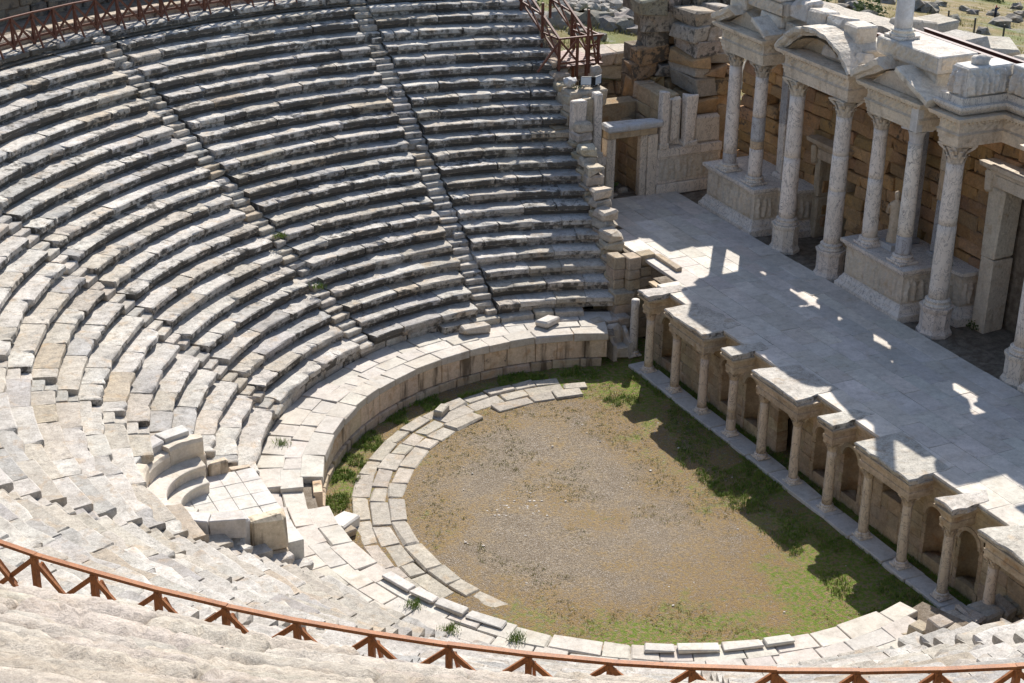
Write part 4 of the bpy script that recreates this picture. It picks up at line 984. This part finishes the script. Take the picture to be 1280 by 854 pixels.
# D: stacked carved corner beside the central door
T = entab('stacked carved corner entablature above the large speckled column', [(10.2, -7.05), (7.6, -7.05), (7.6, -8.05), (9.6, -8.1), (9.65, -11.9), (7.6, -11.95), (7.6, -12.95), (10.2, -13)])
V, F = sweep([(10.6, -7.1), (7.65, -7.1), (7.65, -8.0), (9.65, -8.05), (9.65, -14), (10.6, -14)], [(0, 12.22), (.12, 12.24), (.30, 12.42), (.36, 12.50), (.36, 12.60), (.18, 12.62), (.18, 12.88)]); add('upper_cornice', V, F, 'marble', T, (.62, .58, .52, .12))
for (lab, y0, y1, x0, dx_) in (('carved block of standing figures stacked on the corner above the central door', -8.12, -7.2, 7.62, 2.1), ('second carved figure block set back above the central door', -11.2, -8.2, 9.55, 1.3)):
    T = thing('relief_block', (x0+.7, (y0+y1)/2, 12.9), lab, 'carved block', 'carved blocks on the stage building')
    box('block', (x0, y0, 12.89), (x0+dx_, y1, 13.95), 'carved', T, (.64, .62, .585, .12), .03, .02); relief((x0-.01, y1-.05), (x0-.01, y0+.05), 12.95, 13.9, T, int(y0*7), .22, col=(.64, .62, .585)); relief((x0+.05, y0-.01), (x0+dx_-.08, y0-.01), 12.95, 13.9, T, int(y0*9), .2, col=(.64, .62, .585))
    V, F = rock((x0+dx_*.42, (y0+y1)/2, 14.05), .36, .32, .26, y0, 2, .3); add('carved_lump', V, F, 'carved', T, (.55, .53, .5, .25), smooth=True)
# broken slabs on top of stage wall
T = thing('wall_top_slabs', (10.4, -1, 11), 'broken flat slabs along the top of the stage wall', 'stone blocks')
for i in range(9):
    y = 6.5-i*1.9
    if y < -1.6: break
    box('slab', (9.75+rnd.uniform(-.2, .2), y-1.7, 12.24), (11.2+rnd.uniform(-.2, .2), y-.1, 12.5+rnd.uniform(0, .12)), 'carved', T, tint((.6, .56, .5), .08, .03, .2, .1), .04, .04, rnd.uniform(-.05, .05))
# steel roof beams behind the wall
T = thing('steel_roof_frame', (13, -4, 9.5), 'dark red steel beams spanning the space behind the stage wall', 'steel frame')
for i in range(5):
    x = 11.75+i*.62; zb = 12.5; A = Acc(); A.put(*bar((x, 2.4, zb), (x, -12, zb), .2, .03)); A.put(*bar((x, 2.4, zb-.2), (x, -12, zb-.2), .03, .38)); A.put(*bar((x, 2.4, zb-.4), (x, -12, zb-.4), .2, .03)); A.build('beam', 'steel', T)
for y in (2, -3, -8): add('cross_beam', *bar((11.3, y, 11.95), (15.0, y, 11.95), .2, .24), 'steel', T)
for y in (2, -3, -8): add('beam_post', *bar((14.9, y, 6.5), (14.9, y, 11.85), .2, .2, (0, 1, 0)), 'steel', T)
# rock ledge behind the beams
rl = thing('rock_ledge', (18, -1, 8), 'pale weathered rock ledge and broken paving behind the steel beams', 'rock ledge')
V = []; F = []; nx, ny = 26, 60
for j in range(ny):
    for i in range(nx):
        x = 15.2+i*.5; y = -16+j*.62; e = min(1, i/2.)*min(1, (nx-1-i)/5)*min(1, (ny-1-j)/8.)
        V.append((x+.7*nz3(x, y, 0, .5), y, terr(x, y)-.6+e*(max(0, 11.9-terr(x, y)+.4-.27*(x-15))*.95)+.3*nz3(x, y, 5, .45)+.14*nz3(x, y, 6, 1.7)))
for j in range(ny-1):
    for i in range(nx-1): F.append((j*nx+i, j*nx+i+1, (j+1)*nx+i+1, (j+1)*nx+i))
add('rock', V, F, 'worn', rl, (.50, .46, .40, .4))
for i in range(12):
    x, y = rnd.uniform(15.6, 24), rnd.uniform(-12, 16); z = 11.9-.27*(x-15)
    box('rock_slab', (x-.8, y-1.1, z-.4), (x+.8, y+1.1, z+rnd.uniform(.1, .32)), 'worn', rl, tint((.50, .46, .40), .1, .03, .35, .15), .1, .18, rnd.uniform(-.6, .6))
# ------------------------------------------------------------------ far-end gateway
GC = (.66, .56, .44)
g = thing('side_gateway', (5, 10.6, 3.5), 'marble door frame with heavy lintel in the stage end wall', 'doorway')
for (x0, x1, nm) in ((3.55, 3.80, 'outer_jamb'), (3.81, 4.06, 'jamb'), (5.40, 5.72, 'jamb'), (5.73, 6.22, 'outer_jamb')):
    dp = .1 if nm == 'jamb' else 0
    box(nm, (x0, 10.45+dp, 3.5), (x1, 10.95, 6.48), 'marble', g, tint(GC, .05, .02, .15, .06), .02, .006)
box('lintel', (3.6, 10.5, 6.49), (6.2, 10.98, 6.86), 'carved', g, tint((.52, .40, .26), .04, .02, .25, .04), .02, .006)
V, F = sweep([(3.6, 10.98), (3.6, 10.46), (6.2, 10.46), (6.2, 10.98)][::-1], [(0, 6.87), (.02, 6.87), (.06, 6.95), (.14, 7.02), (.16, 7.12)]); 
box('cornice_slab', (3.45, 10.15, 6.88), (6.35, 11.05, 7.2), 'carved', g, (.50, .51, .52, .3), .07, .02)
gw = thing('end_wall_panel', (7.8, 10.6, 3.5), 'marble panelled end wall with broken pilasters and niche', 'wall')
for (x0, x1) in ((6.24, 9.75), (2.3, 3.54)):
    for j, (z0, z1, o) in enumerate(((3.45, 4.0, .14), (4.01, 5.3, 0), (5.31, 5.72, .10))):
        n = max(1, round((x1-x0)/1.2))
        for i in range(n): box('panel' if j == 1 else 'moulding', (x0+(x1-x0)*i/n+.003, 10.55-o, z0), (x0+(x1-x0)*(i+1)/n-.003, 11.0, z1), 'marble', gw, tint((.70, .62, .52), .05, .02, .12, .06), .02, .006)
    relief((x0+.15, 10.53), (x1-.15, 10.53), 4.15, 5.2, gw, int(x0*9), .03, col=(.6, .54, .46))
for (x0, x1, z1, y0) in ((6.36, 6.74, 8.42, 10.45), (7.62, 8.25, 8.15, 10.4), (2.85, 3.25, 8.75, 10.45), (1.65, 2.3, 8.55, 10.2)):
    box('pilaster', (x0, y0, 5.74), (x1, y0+.45, z1), 'marble', gw, tint((.70, .63, .55), .05, .02, .15, .06), .05, .03); box('pilaster_base', (x0-.07, y0-.07, 5.73), (x1+.07, y0+.5, 5.98), 'marble', gw, tint((.6, .54, .46), .05, .02, .2, .06), .03, .01)
box('niche_back', (6.76, 10.8, 5.74), (7.6, 11.05, 7.95), 'marble', gw, (.60, .54, .46, .1), .04, .02); box('niche_pier', (7.0, 10.6, 5.98), (7.45, 10.82, 8.1), 'marble', gw, (.62, .56, .48, .1), .12, .02); box('panel', (8.3, 10.65, 5.74), (9.7, 11.0, 7.0), 'marble', gw, (.58, .52, .44, .2), .05, .02)
box('pier', (2.32, 10.6, 5.74), (2.84, 11.2, 8.5), 'seat', gw, (.45, .38, .28, .3), .05, .04)
pg = thing('passage_wall', (6, 12.5, 3.4), 'sunlit ashlar side wall of the passage behind the gateway', 'wall')
for z in range(6):
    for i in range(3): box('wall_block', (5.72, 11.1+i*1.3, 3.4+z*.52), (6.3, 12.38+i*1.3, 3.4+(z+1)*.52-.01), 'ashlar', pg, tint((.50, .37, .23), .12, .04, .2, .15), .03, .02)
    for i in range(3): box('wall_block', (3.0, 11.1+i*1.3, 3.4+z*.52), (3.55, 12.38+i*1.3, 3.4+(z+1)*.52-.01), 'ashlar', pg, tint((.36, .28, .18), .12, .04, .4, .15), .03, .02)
box('passage_floor', (3.0, 11.0, 3.1), (6.3, 15.6, 3.42), 'dirt', pg, (.4, .33, .25, .2), .02, .01)
box('end_block', (3.0, 15.2, 3.2), (6.3, 15.8, 6.6), 'ashlar', pg, (.25, .19, .12, .6), .05, .04)
for i, (x, y, s) in enumerate(((4.3, 11.9, .32), (4.7, 12.6, .4), (5.2, 11.7, .25), (4.9, 13.4, .45), (4.2, 13.0, .4), (4.5, 11.3, .18))):
    V, F = rock((x, y, 3.4+s*.4), s, s*.8, s*.6, i*3.7, 2); add('fallen_stone', V, F, 'seat', None, tint((.55, .47, .36), .1, .03, .2, .1), label='rough fallen stone lying in the passage behind the gateway', cat='stone', group='fallen stones in the passage')
# rubble tower
tw = thing('rubble_tower', (8, 12.5, 3.4), 'tall ruined mass of rough weathered blocks above the end wall', 'ruined wall')
z = 3.4
while z < 12.0:
    hh = rnd.uniform(.45, .95)
    if z+hh > 11.6: hh = 12.15-z
    xl = 6.75 if z < 8.2 else (6.8+.1*rnd.random() if z < 9.4 else (7.55 if z < 9.9 else (7.3 if z < 10.5 else (6.6+.15*rnd.random() if z < 11.55 else 7.2))))
    yf = 13.7-(.4 if z > 10.4 else 0)+rnd.uniform(-.08, .08)
    x = xl
    while x < 12.0:
        L = rnd.uniform(.6, 2.1)
        if 12.1-x-L < .4: L = 12.1-x
        dp = rnd.uniform(-.28, .22); base = (.40, .26, .14) if (rnd.random() < .5 and z < 10.6) else (.34, .295, .235)
        box('stone_block', (x+.01, yf+dp, z), (x+L-.01, yf+1.0, z+hh-.015), 'ashlar' if base[0] > .36 else 'seat', tw, tint(base, .18, .04, .66 if z > 8.0 else .35, .2), .035, .17, rnd.uniform(-.05, .05), tiltx=rnd.uniform(-.03, .03)); x += L
    box('rubble_core', (xl+.3, yf+.9, z), (11.9, 15.6, z+hh-.02), 'dirt', tw, (.4, .33, .25, .3), .02, .01)
    z += hh
z = 3.4                                                            # lower return wall running forward to the pilasters
while z < 8.1:
    hh = min(rnd.uniform(.5, .8), 8.3-z); y = 11.08
    while y < 13.6:
        L = min(rnd.uniform(.8, 1.4), 13.7-y)
        if 13.7-y-L < .4: L = 13.7-y
        box('stone_block', (6.62+rnd.uniform(-.03, .03), y+.005, z), (7.6, y+L-.005, z+hh-.012), 'ashlar', tw, tint((.56, .44, .30), .10, .04, .12, .1), .03, .025); y += L
    z += hh
z = 7.0
while z < 11.5:
    hh = min(rnd.uniform(.45, .9), 11.75-z); x = 8.3+rnd.uniform(-.1, .2)+(.25 if z > 11.5 else 0)
    while x < 10.6:
        L = min(rnd.uniform(.6, 1.3), 10.7-x)
        if 10.7-x-L < .35: L = 10.7-x
        base = (.45, .30, .165) if (rnd.random() < .5 and z < 10.6) else (.42, .37, .30)
        box('stone_block', (x+.01, 11.25+rnd.uniform(-.22, .2), z), (x+L-.01, 13.4, z+hh-.015), 'ashlar' if base[0] > .44 else 'seat', tw, tint(base, .16, .04, .5, .2), .035, .16, rnd.uniform(-.05, .05)); x += L
    z += hh
for i in range(3): box('stone_block', (7.62+i*1.1, 11.1, 3.4), (8.7+i*1.1, 13.4, 7.1+.4*rnd.random()), 'ashlar', tw, tint((.36, .28, .19), .1, .03, .5, .1), .06, .06)
# outer rough wall behind the gateway
ow = thing('outer_wall', (8, 17.5, 4), 'rough block wall beyond the gateway, grass growing behind it', 'wall')
for lay in range(6):
    x = 3.6
    while x < 12.5:
        L = rnd.uniform(.9, 1.9); box('wall_block', (x+.01, 17.0+rnd.uniform(-.08, .08), 4.3+lay*.74), (x+L-.01, 18.3, 4.3+(lay+1)*.74-.015), 'ashlar' if lay < 4 else 'seat', ow, tint((.46, .37, .27) if lay < 4 else (.5, .45, .38), .14, .04, .4, .2), .08, .07, rnd.uniform(-.03, .03)); x += L
V, F = prism([(16.6, 3.4), (13.2, 3.4), (13.2, 7.3), (13.8, 7.4), (16.6, 6.2)], 3.6, 6.55)
add('vault_remains', V, F, 'ashlar', None, (.42, .32, .2, .35), label='sloping brown vault remains between gateway and outer wall', cat='ruined wall')
V, F = prism([(15.9, 3.4), (11.1, 3.4), (11.1, 7.1), (12.6, 7.25), (16.5, 7.4)], 1.2, 2.95)
add('abutment', V, F, 'ashlar', None, (.42, .33, .22, .4), label='brown masonry abutment under the stair railing landing', cat='ruined wall')
# floodlights and carved fragments on the end of the seats
for i, (x, y, z, rz, lab) in enumerate(((2.95, 11.6, 8.75, -.35, 'black floodlight with pale glass facing the seats'), (3.55, 11.6, 8.72, .5, 'low black floodlight turned away beside the other lamp'))):
    T = thing('floodlight', (x, y, z), lab, 'floodlight', 'floodlights on the end wall')
    def rot(p): c, s = math.cos(rz), math.sin(rz); return (x+p[0]*c-p[1]*s, y+p[0]*s+p[1]*c, z+p[2])
    hv = []
    for (dx, dz, dy) in ((.26, .2, 0), (.26, .2, -.06), (.18, .13, .2)): hv += [rot((sx*dx, dy, .3+sz*dz)) for sx, sz in ((-1, -1), (1, -1), (1, 1), (-1, 1))]
    add('housing', hv, [(4, 5, 1, 0), (5, 6, 2, 1), (6, 7, 3, 2), (7, 4, 0, 3), (0, 1, 9, 8), (1, 2, 10, 9), (2, 3, 11, 10), (3, 0, 8, 11), (8, 9, 10, 11)], 'black', T)
    add('glass', [rot((sx*.235, -.045, .3+sz*.175)) for sx, sz in ((-1, -1), (1, -1), (1, 1), (-1, 1))], [(0, 1, 2, 3)], 'glass', T)
    A = Acc()
    for sx in (-1, 1): A.put(*bar(rot((sx*.28, .05, .3)), rot((sx*.28, .05, .02)), .03, .05))
    A.put(*bar(rot((-.29, .05, .02)), rot((.29, .05, .02)), .06, .03)); A.build('bracket', 'black', T)
box('lamp_ledge', (2.0, 11.2, 7.9), (3.9, 12.3, 8.7), 'seat', gw, (.5, .42, .32, .3), .06, .05)
V, F = rock((2.35, 12.0, 8.95), .30, .24, .24, 4, 3, .6); add('carved_fragment', V, F, 'carved', None, (.60, .60, .60, .15), smooth=True, label='white curled marble fragment beside the floodlights', cat='carved block')
V, F = rock((3.95, 12.5, 9.15), .26, .26, .36, 8, 3, .3); add('marble_lump', V, F, 'carved', None, (.50, .43, .36, .3), smooth=True, label='rounded broken marble lump standing behind the floodlights', cat='carved block')
# low rubble wall by the near side entrance
en = thing('entrance_wall', pol(15.9, math.radians(284), 0), 'dark curved masonry wall inside the near side entrance', 'wall')
for lay in range(6):
    a = math.radians(277)
    while a < math.radians(292):
        da = rnd.uniform(.7, 1.2)/16
        polblock('wall_block', 15.75+rnd.uniform(-.05, .05), 16.5, a+.001, a+da-.001, -.1+lay*.62, .5+lay*.62, 'seat', en, tint((.40, .34, .26), .12, .04, .4, .2), .04, .03); a += da
for i in range(7):
    z = -.1
    for lay in range(5):
        polblock('wall_block', 12.0+i*.6, 12.59+i*.6, math.radians(277.2+.2*i), math.radians(279.5+.2*i), z, z+.5, 'seat', en, tint((.42, .36, .28), .12, .04, .4, .2), .04, .03); z += .505
        if z > 1.3+(.62*.64*i): break
rw = thing('rubble_wall', (0, -20.6, 0), 'low broken rubble wall at the near side entrance', 'wall')
for lay in range(3):
    x = -1.5
    while x < 2.6:
        L = rnd.uniform(.4, .8); box('rubble_stone', (x, -21.3+rnd.uniform(-.1, .1), -.1+lay*.42), (x+L-.01, -20.35+rnd.uniform(-.1, .1), .32+lay*.42+rnd.uniform(-.04, .06)), 'seat', rw, tint((.42, .38, .32), .15, .04, .55, .2), .07, .07, rnd.uniform(-.1, .1)); x += L
# ------------------------------------------------------------------ behind: boulders, wall of rubble, fence, walker
def hit(u, v):
    d = _F+(u-640)/FPX*_R-(v-427)/FPX*_U; t = 60.
    while t < 700:
        P = CAMP+d*t
        if P[2] < terr(P[0], P[1]): return P
        t += .4
    return CAMP+d*t
bl = [(690, 33, 1.4), (712, 28, 1.2), (742, 34, 1.6), (758, 36, 1.3), (775, 32, 1.5), (782, 40, 1.1), (725, 46, 1.0), (795, 42, 1.3), (745, 50, .9), (1070, 14, 1.3), (1140, 12, 1.6), (1160, 15, 1.7), (1175, 8, 1.1), (1250, 33, 1.6), (1265, 28, 1.2), (1228, 43, 1.1), (1192, 26, .9), (1085, 24, 1.2), (1240, 20, 1.1), (1275, 22, 1.2), (1205, 14, .9), (1110, 5, 1.2), (1130, 3, 1.0), (1215, 18, .8), (1270, 12, 1.0), (1060, 5, 1.3), (1048, 12, 1.1)]
for i, (u, v, s) in enumerate(bl):
    P = hit(u, v); V, F = rock((P[0], P[1], P[2]+s*.18), s*rnd.uniform(.6, .95), s*rnd.uniform(.5, .8), s*rnd.uniform(.4, .65), i*2.1, 2, .6)
    add('boulder', V, F, 'seat', None, tint((.24, .22, .195), .15, .03, .6, .15), label='dark grey boulder on the grass below the loose stone heap' if u < 900 else 'dark grey boulder on the dry slope around the wire fence', cat='boulder', group='boulders below the stone heap' if u < 900 else 'boulders on the dry slope')
A = Acc(); rr = random.Random(5)
for i in range(620):
    P = hit(rr.uniform(695, 850), rr.uniform(-14, 22)-0*i)
    if px(P)[1] > 10+.12*(px(P)[0]-700)+8: continue
    s = rr.uniform(.25, .6); A.put(*rock((P[0], P[1], P[2]+rr.uniform(.1, .8)), s, s, s*.7, i*1.3, 1, .5))
A.build('rubble_heap', 'seat', None, color=(.36, .34, .31, .45), label='long grey heap of loose stones across the slope', kind='stuff')
fg = 'posts of the wire fence'
for (u, v0, v1) in ((1184, 33, 24), (1217, 43, 26), (1253, 52, 24)):
    P = hit(u, v0); T = thing('fence_post', tuple(P), 'thin dark post of the wire fence on the far slope', 'fence post', fg); hgt = 1.5
    add('post', *bar((P[0], P[1], P[2]-.2), (P[0], P[1], P[2]+hgt), .12, .12, (1, 0, 0)), 'post', T); add('foot', *bar((P[0]-.2, P[1], P[2]+.02), (P[0]+.2, P[1], P[2]+.02), .3, .12), 'seat', T)
# far walker
P = hit(1243, 27.5)
me = bpy.data.meshes.new('person'); J = [(0, 0, .95), (0, 0, 1.25), (0, 0, 1.45), (0, 0, 1.55), (0, .02, 1.68), (.1, 0, .9), (.12, .03, .5), (.13, 0, .06), (.13, .16, .04), (-.1, 0, .9), (-.13, -.03, .5), (-.15, 0, .06), (-.15, .16, .04), (.2, 0, 1.42), (.3, .12, 1.2), (.14, .3, 1.5), (-.2, 0, 1.42), (-.3, .12, 1.2), (-.12, .3, 1.5)]
me.from_pydata([(a, -c, d) for a, c, d in J], [(0, 1), (1, 2), (2, 3), (3, 4), (0, 5), (5, 6), (6, 7), (7, 8), (0, 9), (9, 10), (10, 11), (11, 12), (2, 13), (13, 14), (14, 15), (2, 16), (16, 17), (17, 18)], [])
me.materials.append(M['walker']); po = bpy.data.objects.new('person', me); COL.objects.link(po); po.location = P; po.rotation_euler = (0, 0, .6); po.scale = (1.04,)*3
sm = po.modifiers.new('skin', 'SKIN'); rd = [.16, .15, .15, .06, .11, .1, .075, .05, .04, .1, .075, .05, .04, .075, .05, .04, .075, .05, .04]
for i, v in enumerate(me.skin_vertices[0].data): v.radius = (rd[i], rd[i]*.9); v.use_root = i == 0
po.modifiers.new('sub', 'SUBSURF').levels = 1; po.modifiers['sub'].render_levels = 1
setp(po, 'distant standing person in dark clothes with raised hands on the slope', 'person')
A = Acc(); rr = random.Random(8)
for i in range(110):
    a = rr.uniform(0, 2*PI); r0 = 8.2*math.sqrt(rr.random()); x, y = CX+r0*math.cos(a), CY+r0*math.sin(a)
    if x > -.6: continue
    x, y = (x, y) if i < 60 else (-9.6+rr.gauss(0, .5), -7.5+rr.gauss(0, .5)); sz = rr.uniform(.02, .06); A.put(*rock((x, y, sz*.3), sz, sz*.8, sz*.5, i*.7, 1, .4))
A.build('gravel', 'paving', None, color=(.55, .51, .46, .2), label='pale stone chips scattered over the orchestra floor', kind='stuff')
# ------------------------------------------------------------------ grass and plants
def tufts(name, pts, mat, label, hmin=.05, hmax=.16, nb=6, seed=1, spread=.07):
    A = Acc(); r_ = random.Random(seed)
    for (x, y, z, s) in pts:
        for _ in range(nb):
            a = r_.uniform(0, 2*PI); h = r_.uniform(hmin, hmax)*s; l = r_.uniform(.3, 1.)*h; bx_, by_ = x+r_.uniform(-1, 1)*spread, y+r_.uniform(-1, 1)*spread; w_ = .012*s
            px_, py_ = -math.sin(a)*w_, math.cos(a)*w_; tx, ty = math.cos(a)*l, math.sin(a)*l
            A.put([(bx_-px_, by_-py_, z), (bx_+px_, by_+py_, z), (bx_+tx*.4+px_*.8, by_+ty*.4+py_*.8, z+h*.7), (bx_+tx*.4-px_*.8, by_+ty*.4-py_*.8, z+h*.7), (bx_+tx, by_+ty, z+h)], [(0, 1, 2, 3), (3, 2, 4)])
    add(name, A.v, A.f, mat, None, label=label, kind='stuff', org=(0, 0, 0))
r_ = random.Random(3); P1 = []; P2 = []
while len(P1) < 5200:
    q = r_.random()
    if q < .30:
        a = math.radians(r_.uniform(74, 166)); R = r_.uniform(10.15, 11.12); x, y, _ = pol(R, a, 0)
        if nz3(x, y, 0, .9) < -.05: continue
    elif q < .85: x, y = r_.uniform(-2.9, -.4), r_.uniform(-19.2, 1.2); 
    else: x, y = r_.uniform(.4, .95), r_.uniform(-20, 1)
    if q >= .30 and nz3(x, y, 2, .8)+(x+1.5)*.12 < -.12: continue
    P1.append((x, y, .0, r_.uniform(.6, 1.25)*(.9 if q < .30 else .75)))
while len(P2) < 4200:
    x, y = r_.uniform(-13.5, -.5), r_.uniform(-18.5, 0); rr = math.hypot(x-CX, y-CY)
    g_ = nz3(x, y, 5, .5)+nz3(x, y, 8, 1.4)*.5+max(0, (rr-5.5)*.12)+max(0, (x+5)*.05)
    if rr > 9.9 or g_ < .16: continue
    P2.append((x, y, .0, r_.uniform(.4, .9)))
tufts('dry_tufts', [(x+.15, y+.1, z, q*.9) for (x, y, z, q) in P1[::3]], 'dry', 'straw-coloured dry tufts mixed into the green grass', seed=9)
tufts('grass', P1, 'grass', 'green grass along the podium wall and stage front')
tufts('moss_tufts', P2, 'dry', 'low dry tufts scattered over the orchestra gravel', seed=4, hmin=.025, hmax=.065)
P3 = []
for i in range(5200):
    u, v = r_.uniform(650, 1300), r_.uniform(-12, 75)
    if r_.random() > .3 and not (u < 800 or u > 1040): continue
    P = hit(u, v)
    if inside(P[0], P[1]): continue
    if nz3(P[0], P[1], 4, .25) > .0: P3.append((P[0], P[1], P[2], r_.uniform(.8, 1.9)))
tufts('hillside_grass', P3[:5200], 'dry', 'dry grass covering the slope behind the stage', seed=6, hmin=.1, hmax=.22, nb=5, spread=.35)
def bush(c, r, label, grp, nl=160, mat='bush'):
    A = Acc(); q = random.Random(int(c[0]*100+c[1]*10))
    for i in range(nl):
        d = Vector((q.gauss(0, 1), q.gauss(0, 1), abs(q.gauss(0, .8)))); d = d.normalized()*r*q.uniform(.35, 1)*(1+.3*q.random()); s = r*q.uniform(.10, .2); p = Vector(c)+d
        u = Vector((q.gauss(0, 1), q.gauss(0, 1), q.gauss(0, 1))).normalized(); v = u.orthogonal().normalized()
        A.put([p-u*s, p+v*s*.5, p+u*s, p-v*s*.5], [(0, 1, 2, 3)])
    T = thing('bush', c, label, 'plant', grp); A.build('foliage', mat, T); add('stem', *bar((c[0], c[1], c[2]-.08), (c[0], c[1], c[2]+r*.6), .03, .03), 'post', T)
bush((4.35, 12.6, 3.5), .85, 'dark green bush growing inside the gateway passage', 'wild plants', 260)
bush((9.7, -7.9, 3.5), .3, 'small dark green plant at the foot of the central door', 'wild plants')
bush((2.3, 11.3, 8.85), .22, 'small green plant rooted beside the white marble fragment', 'wild plants', 90)
bush((9.2, -6.7, 5.7), .16, 'tiny weed on the podium cornice', 'wild plants', 60)
for i, (u, v, s) in enumerate(((1085, 20, 1.6), (1015, 2, 1.5), (1240, 2, 1.5), (655, 12, 1.2))):
    P = hit(u, v); bush((P[0], P[1], P[2]), s, 'low green shrub on the far slope', 'shrubs on the slope', 240)
for (R, d, z) in ((11.9, 205, 1.46), (12.3, 213, 1.46), (11.8, 222, 1.46), (12.8, 150, 1.46), (18.2, 114.6, 5.3), (15.8, 115.4, 3.8)):
    q = pol(R, math.radians(d), z); A = Acc(); r2 = random.Random(int(R*10))
    for i in range(150):
        a = r2.uniform(0, 2*PI); bx_, by_ = q[0]+r2.gauss(0, .14), q[1]+r2.gauss(0, .14); h = r2.uniform(.06, .2); l = h*r2.uniform(.3, 1.1); w_ = .012
        A.put([(bx_-math.sin(a)*w_, by_+math.cos(a)*w_, z-.02), (bx_+math.sin(a)*w_, by_-math.cos(a)*w_, z-.02), (bx_+math.cos(a)*l, by_+math.sin(a)*l, z+h)], [(0, 1, 2)])
    A.build('grass_clump', 'grass', None, label='small grass clump growing in a joint of the stone seats', cat='grass clump', group='clumps in the stone joints')
